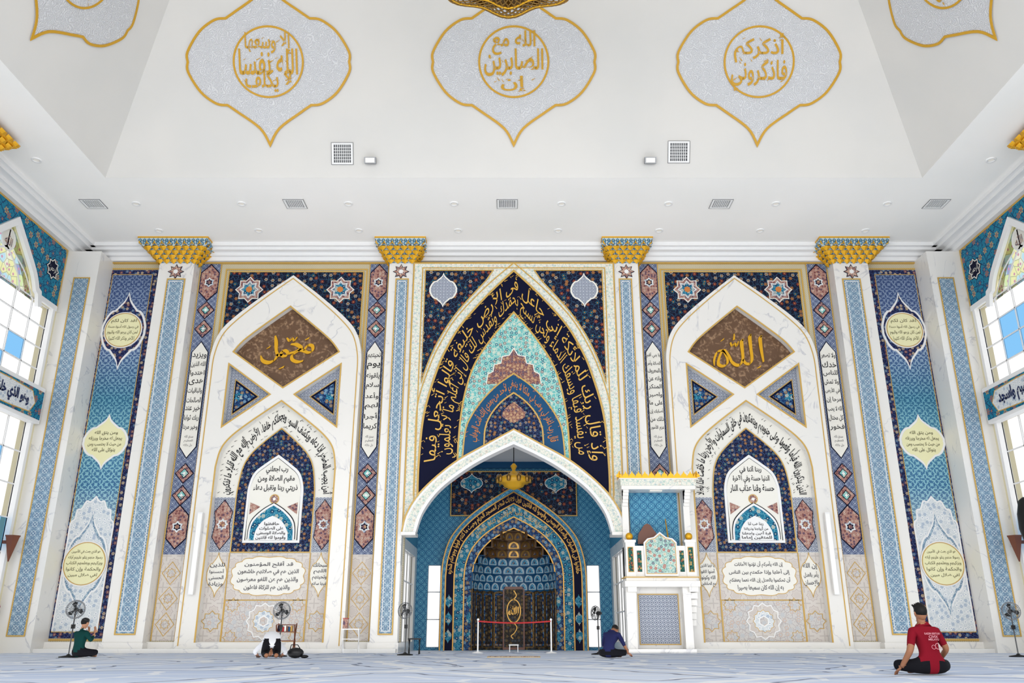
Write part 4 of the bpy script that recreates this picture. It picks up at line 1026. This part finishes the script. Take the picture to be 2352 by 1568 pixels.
def sitter(lean=0.0,armL=None,armR=None,kneew=.36):
    l=lean
    J={'pel':((0,0,.13),(.155,.14)),'sp1':((0,.01+l*.15,.28),(.14,.12)),'sp2':((0,.03+l*.4,.42),(.15,.125)),'ch':((0,.04+l*.7,.53-l*.1),(.155,.12)),'nb':((0,.05+l*.9,.62-l*.16),.075),'nk':((0,.065+l*1.1,.70-l*.22),.054),
       'sl':((-.175,.04+l*.75,.56-l*.12),.068),'sr':((.175,.04+l*.75,.56-l*.12),.068),
       'hl':((-.12,.03,.11),.105),'hr':((.12,.03,.11),.105),'kl':((-kneew,.27,.13),.072),'kr':((kneew,.27,.13),.072),'al':((.06,.40,.06),.045),'ar':((-.06,.33,.065),.045),'fl':((.17,.42,.045),.035),'fr':((-.17,.36,.045),.035)}
    aL=armL or ((-.27,.05,.33),(-.3,.24,.2)); aR=armR or ((.27,.05,.33),(.3,.24,.2))
    J['el']=(aL[0],.045);J['wl']=(aL[1],.03);J['er']=(aR[0],.045);J['wr']=(aR[1],.03)
    Bn=[('pel','sp1','sh'),('sp1','sp2','sh'),('sp2','ch','sh'),('ch','nb','sh'),('nb','nk','neck'),('ch','sl','sh'),('ch','sr','sh'),('sl','el','ua'),('sr','er','ua'),('el','wl','fa'),('er','wr','fa'),
        ('pel','hl','lg'),('pel','hr','lg'),('hl','kl','lg'),('hr','kr','lg'),('kl','al','cf'),('kr','ar','cf'),('al','fl','ft'),('ar','fr','ft')]
    return J,Bn
J,Bn=sitter(0.05,armL=((-.29,.0,.31),(-.36,.15,.10)),armR=((.29,.08,.33),(.30,.28,.2)),kneew=.38)
b,T=person('seated_man',J,Bn,'pel',{'sh':'maroon','neck':'skin','ua':lambda t:'maroon' if t<.75 else 'skin','fa':'skin','lg':'shorts','cf':'shorts','ft':'skin'},(5.62,12.05,0),.12,((0,.1,.80),-.12,-.05),
    [((-.365,.16,.09),(-.1,.6,-.3),(.3,0,-1),1),((.3,.29,.19),(.1,.8,-.4),(0,-.2,-1),-1)],None,1.0,hairup=1)
def wrap_text(b,T,st,cx,cz,w,h,k='print'):
    v,f,asp=textmesh(st,.02,False)
    vs=[]
    for a,c in v:
        x=cx+(a-.5)*w; z=cz+(c-.5)*h; vs.append(T@Vector((x,-.135+abs(x)**2*1.6+(z-.4)*.1,z)))
    b.add(vs,f,k)
wrap_text(b,T,"RADIN BERTUAH",0,.53,.22,.026); wrap_text(b,T,"CIVIX",0,.49,.13,.035); wrap_text(b,T,"MELAYU",0,.455,.15,.024)
for cx,cz,r in((0.03,.37,.04),(-.03,.36,.028),(.08,.34,.022)):
    vs=[];n=24
    for i in range(n):
        a=2*pi*i/n
        for rr in(r,r*.82):
            x=cx+rr*math.cos(a);z=cz+rr*math.sin(a); vs.append(T@Vector((x,-.14+x*x*1.6+(z-.4)*.1,z)))
    b.add(vs,[(2*i,2*((i+1)%n),2*((i+1)%n)+1,2*i+1) for i in range(n)],'print')
b.obj()
J,Bn=sitter(0.0,armL=((-.26,.12,.38),(-.1,.3,.55)),armR=((.27,.12,.38),(.12,.3,.55)),kneew=.36)
b,T=person('praying_man',J,Bn,'pel',{'sh':'greens','neck':'skinl','ua':'greens','fa':lambda t:'greens' if t<.6 else 'skinl','lg':'shorts','cf':'shorts','ft':'skinl'},(-10.5,21.5,0),-.45,((0,.09,.80),-.1,0),
    [((-.1,.3,.56),(.0,.1,1),(0,-1,.2),1),((.12,.3,.56),(0,.1,1),(0,-1,.2),-1)],None,1.0,cap='dark',skink='skinl'); b.obj()
J,Bn=sitter(0.28,armL=((-.26,.3,.28),(-.1,.42,.14)),armR=((.3,.25,.3),(.34,.4,.12)),kneew=.34)
b,T=person('bowed_man',J,Bn,'pel',{'sh':'navys','neck':'skin','ua':'navys','fa':'skin','lg':'shorts','cf':'shorts','ft':'skin'},(2.25,21.2,0),-.5,((0,.45,.64),-.9,0),
    [((-.1,.43,.13),(.2,.6,-.2),(0,0,-1),1),((.34,.41,.11),(.1,.6,-.2),(0,0,-1),-1)],None,1.0); b.obj()
# prostrating man: kneeling, back sloping down to the forehead on the carpet
J={'pel':((0,0,.36),(.185,.17)),'sp1':((0,.17,.45),(.165,.15)),'sp2':((0,.34,.42),(.165,.14)),'ch':((0,.48,.33),(.155,.12)),'nk':((0,.61,.22),.055),'sl':((-.18,.48,.29),.068),'sr':((.18,.48,.29),.068),
   'el':((-.34,.46,.13),.046),'er':((.34,.46,.13),.046),'wl':((-.25,.68,.04),.03),'wr':((.25,.68,.04),.03),
   'hl':((-.09,-.03,.30),.125),'hr':((.09,-.03,.30),.125),'kl':((-.13,.2,.09),.085),'kr':((.13,.2,.09),.085),'al':((-.10,-.22,.08),.055),'ar':((.10,-.22,.08),.055),'fl':((-.10,-.29,.04),.038),'fr':((.10,-.29,.04),.038)}
Bn=[('pel','sp1','sh'),('sp1','sp2','sh'),('sp2','ch','sh'),('ch','nk','neck'),('ch','sl','sh'),('ch','sr','sh'),('sl','el','ua'),('sr','er','ua'),('el','wl','fa'),('er','wr','fa'),('pel','hl','hp'),('pel','hr','hp'),('hl','kl','lg'),('hr','kr','lg'),('kl','al','cf'),('kr','ar','cf'),('al','fl','ft'),('ar','fr','ft')]
b,T=person('prostrating_man',J,Bn,'pel',{'sh':'whites','hp':lambda t:'whites' if t<.4 else 'shorts','neck':'skin','ua':'whites','fa':lambda t:'whites' if t<.4 else 'skin','lg':'shorts','cf':'shorts','ft':'skin'},(-5.7,21.0,0),.3,((0,.71,.12),-1.9,0),
    [((-.25,.70,.03),(.05,1,0),(0,0,-1),1),((.25,.70,.03),(-.05,1,0),(0,0,-1),-1)],None,1.1); b.obj()
b=B('shoulder_bag'); b.ball('dark',(-5.2,21.3,.12),(.2,.12,.12),14); b.tube('dark',[(-5.35,21.3,.15),(-5.3,21.25,.3),(-5.15,21.25,.3),(-5.05,21.3,.15)],.012,6); b.ball('dark',(-4.97,21.25,.04),(.1,.07,.04),10); b.obj()
# ------------------------------------------------------------------ lights & world
def area(n,loc,rot,sx,sy,p,c=(1,1,1)):
    l=bpy.data.lights.new(n,'AREA'); l.shape='RECTANGLE'; l.size=sx;l.size_y=sy;l.energy=p;l.color=c
    o=bpy.data.objects.new(n,l); COL.objects.link(o); o.location=loc;o.rotation_euler=rot; return o
area('added_front_fill',(0,-4,4.5),(math.radians(97),0,0),30,8,1600,(1,.985,.96))  # added area lamp behind the camera, standing in for unseen entrance daylight
area('added_ceiling_fill',(0,20.5,.04),(math.radians(180),0,0),28,14,1250,(1,.99,.97))  # added unseen lamp lying on the floor, only there to brighten the ceiling
area('chamber_light',(0,30.6,6.9),(0,0,0),5,3,14)
w=bpy.data.worlds.new('sky'); sc.world=w; w.use_nodes=True; w.node_tree.nodes['Background'].inputs[0].default_value=(.985,.99,1,1); w.node_tree.nodes['Background'].inputs[1].default_value=3.3
sc.view_settings.view_transform='Standard'; sc.view_settings.exposure=-.22
cam=bpy.data.cameras.new('camera'); co=bpy.data.objects.new('camera',cam); COL.objects.link(co)
co.location=(0,0,.5); co.rotation_euler=(math.radians(90+19.35),0,0); cam.sensor_width=36; cam.lens=1925/2352*36; cam.shift_x=-4/2352; cam.clip_end=200
sc.camera=co
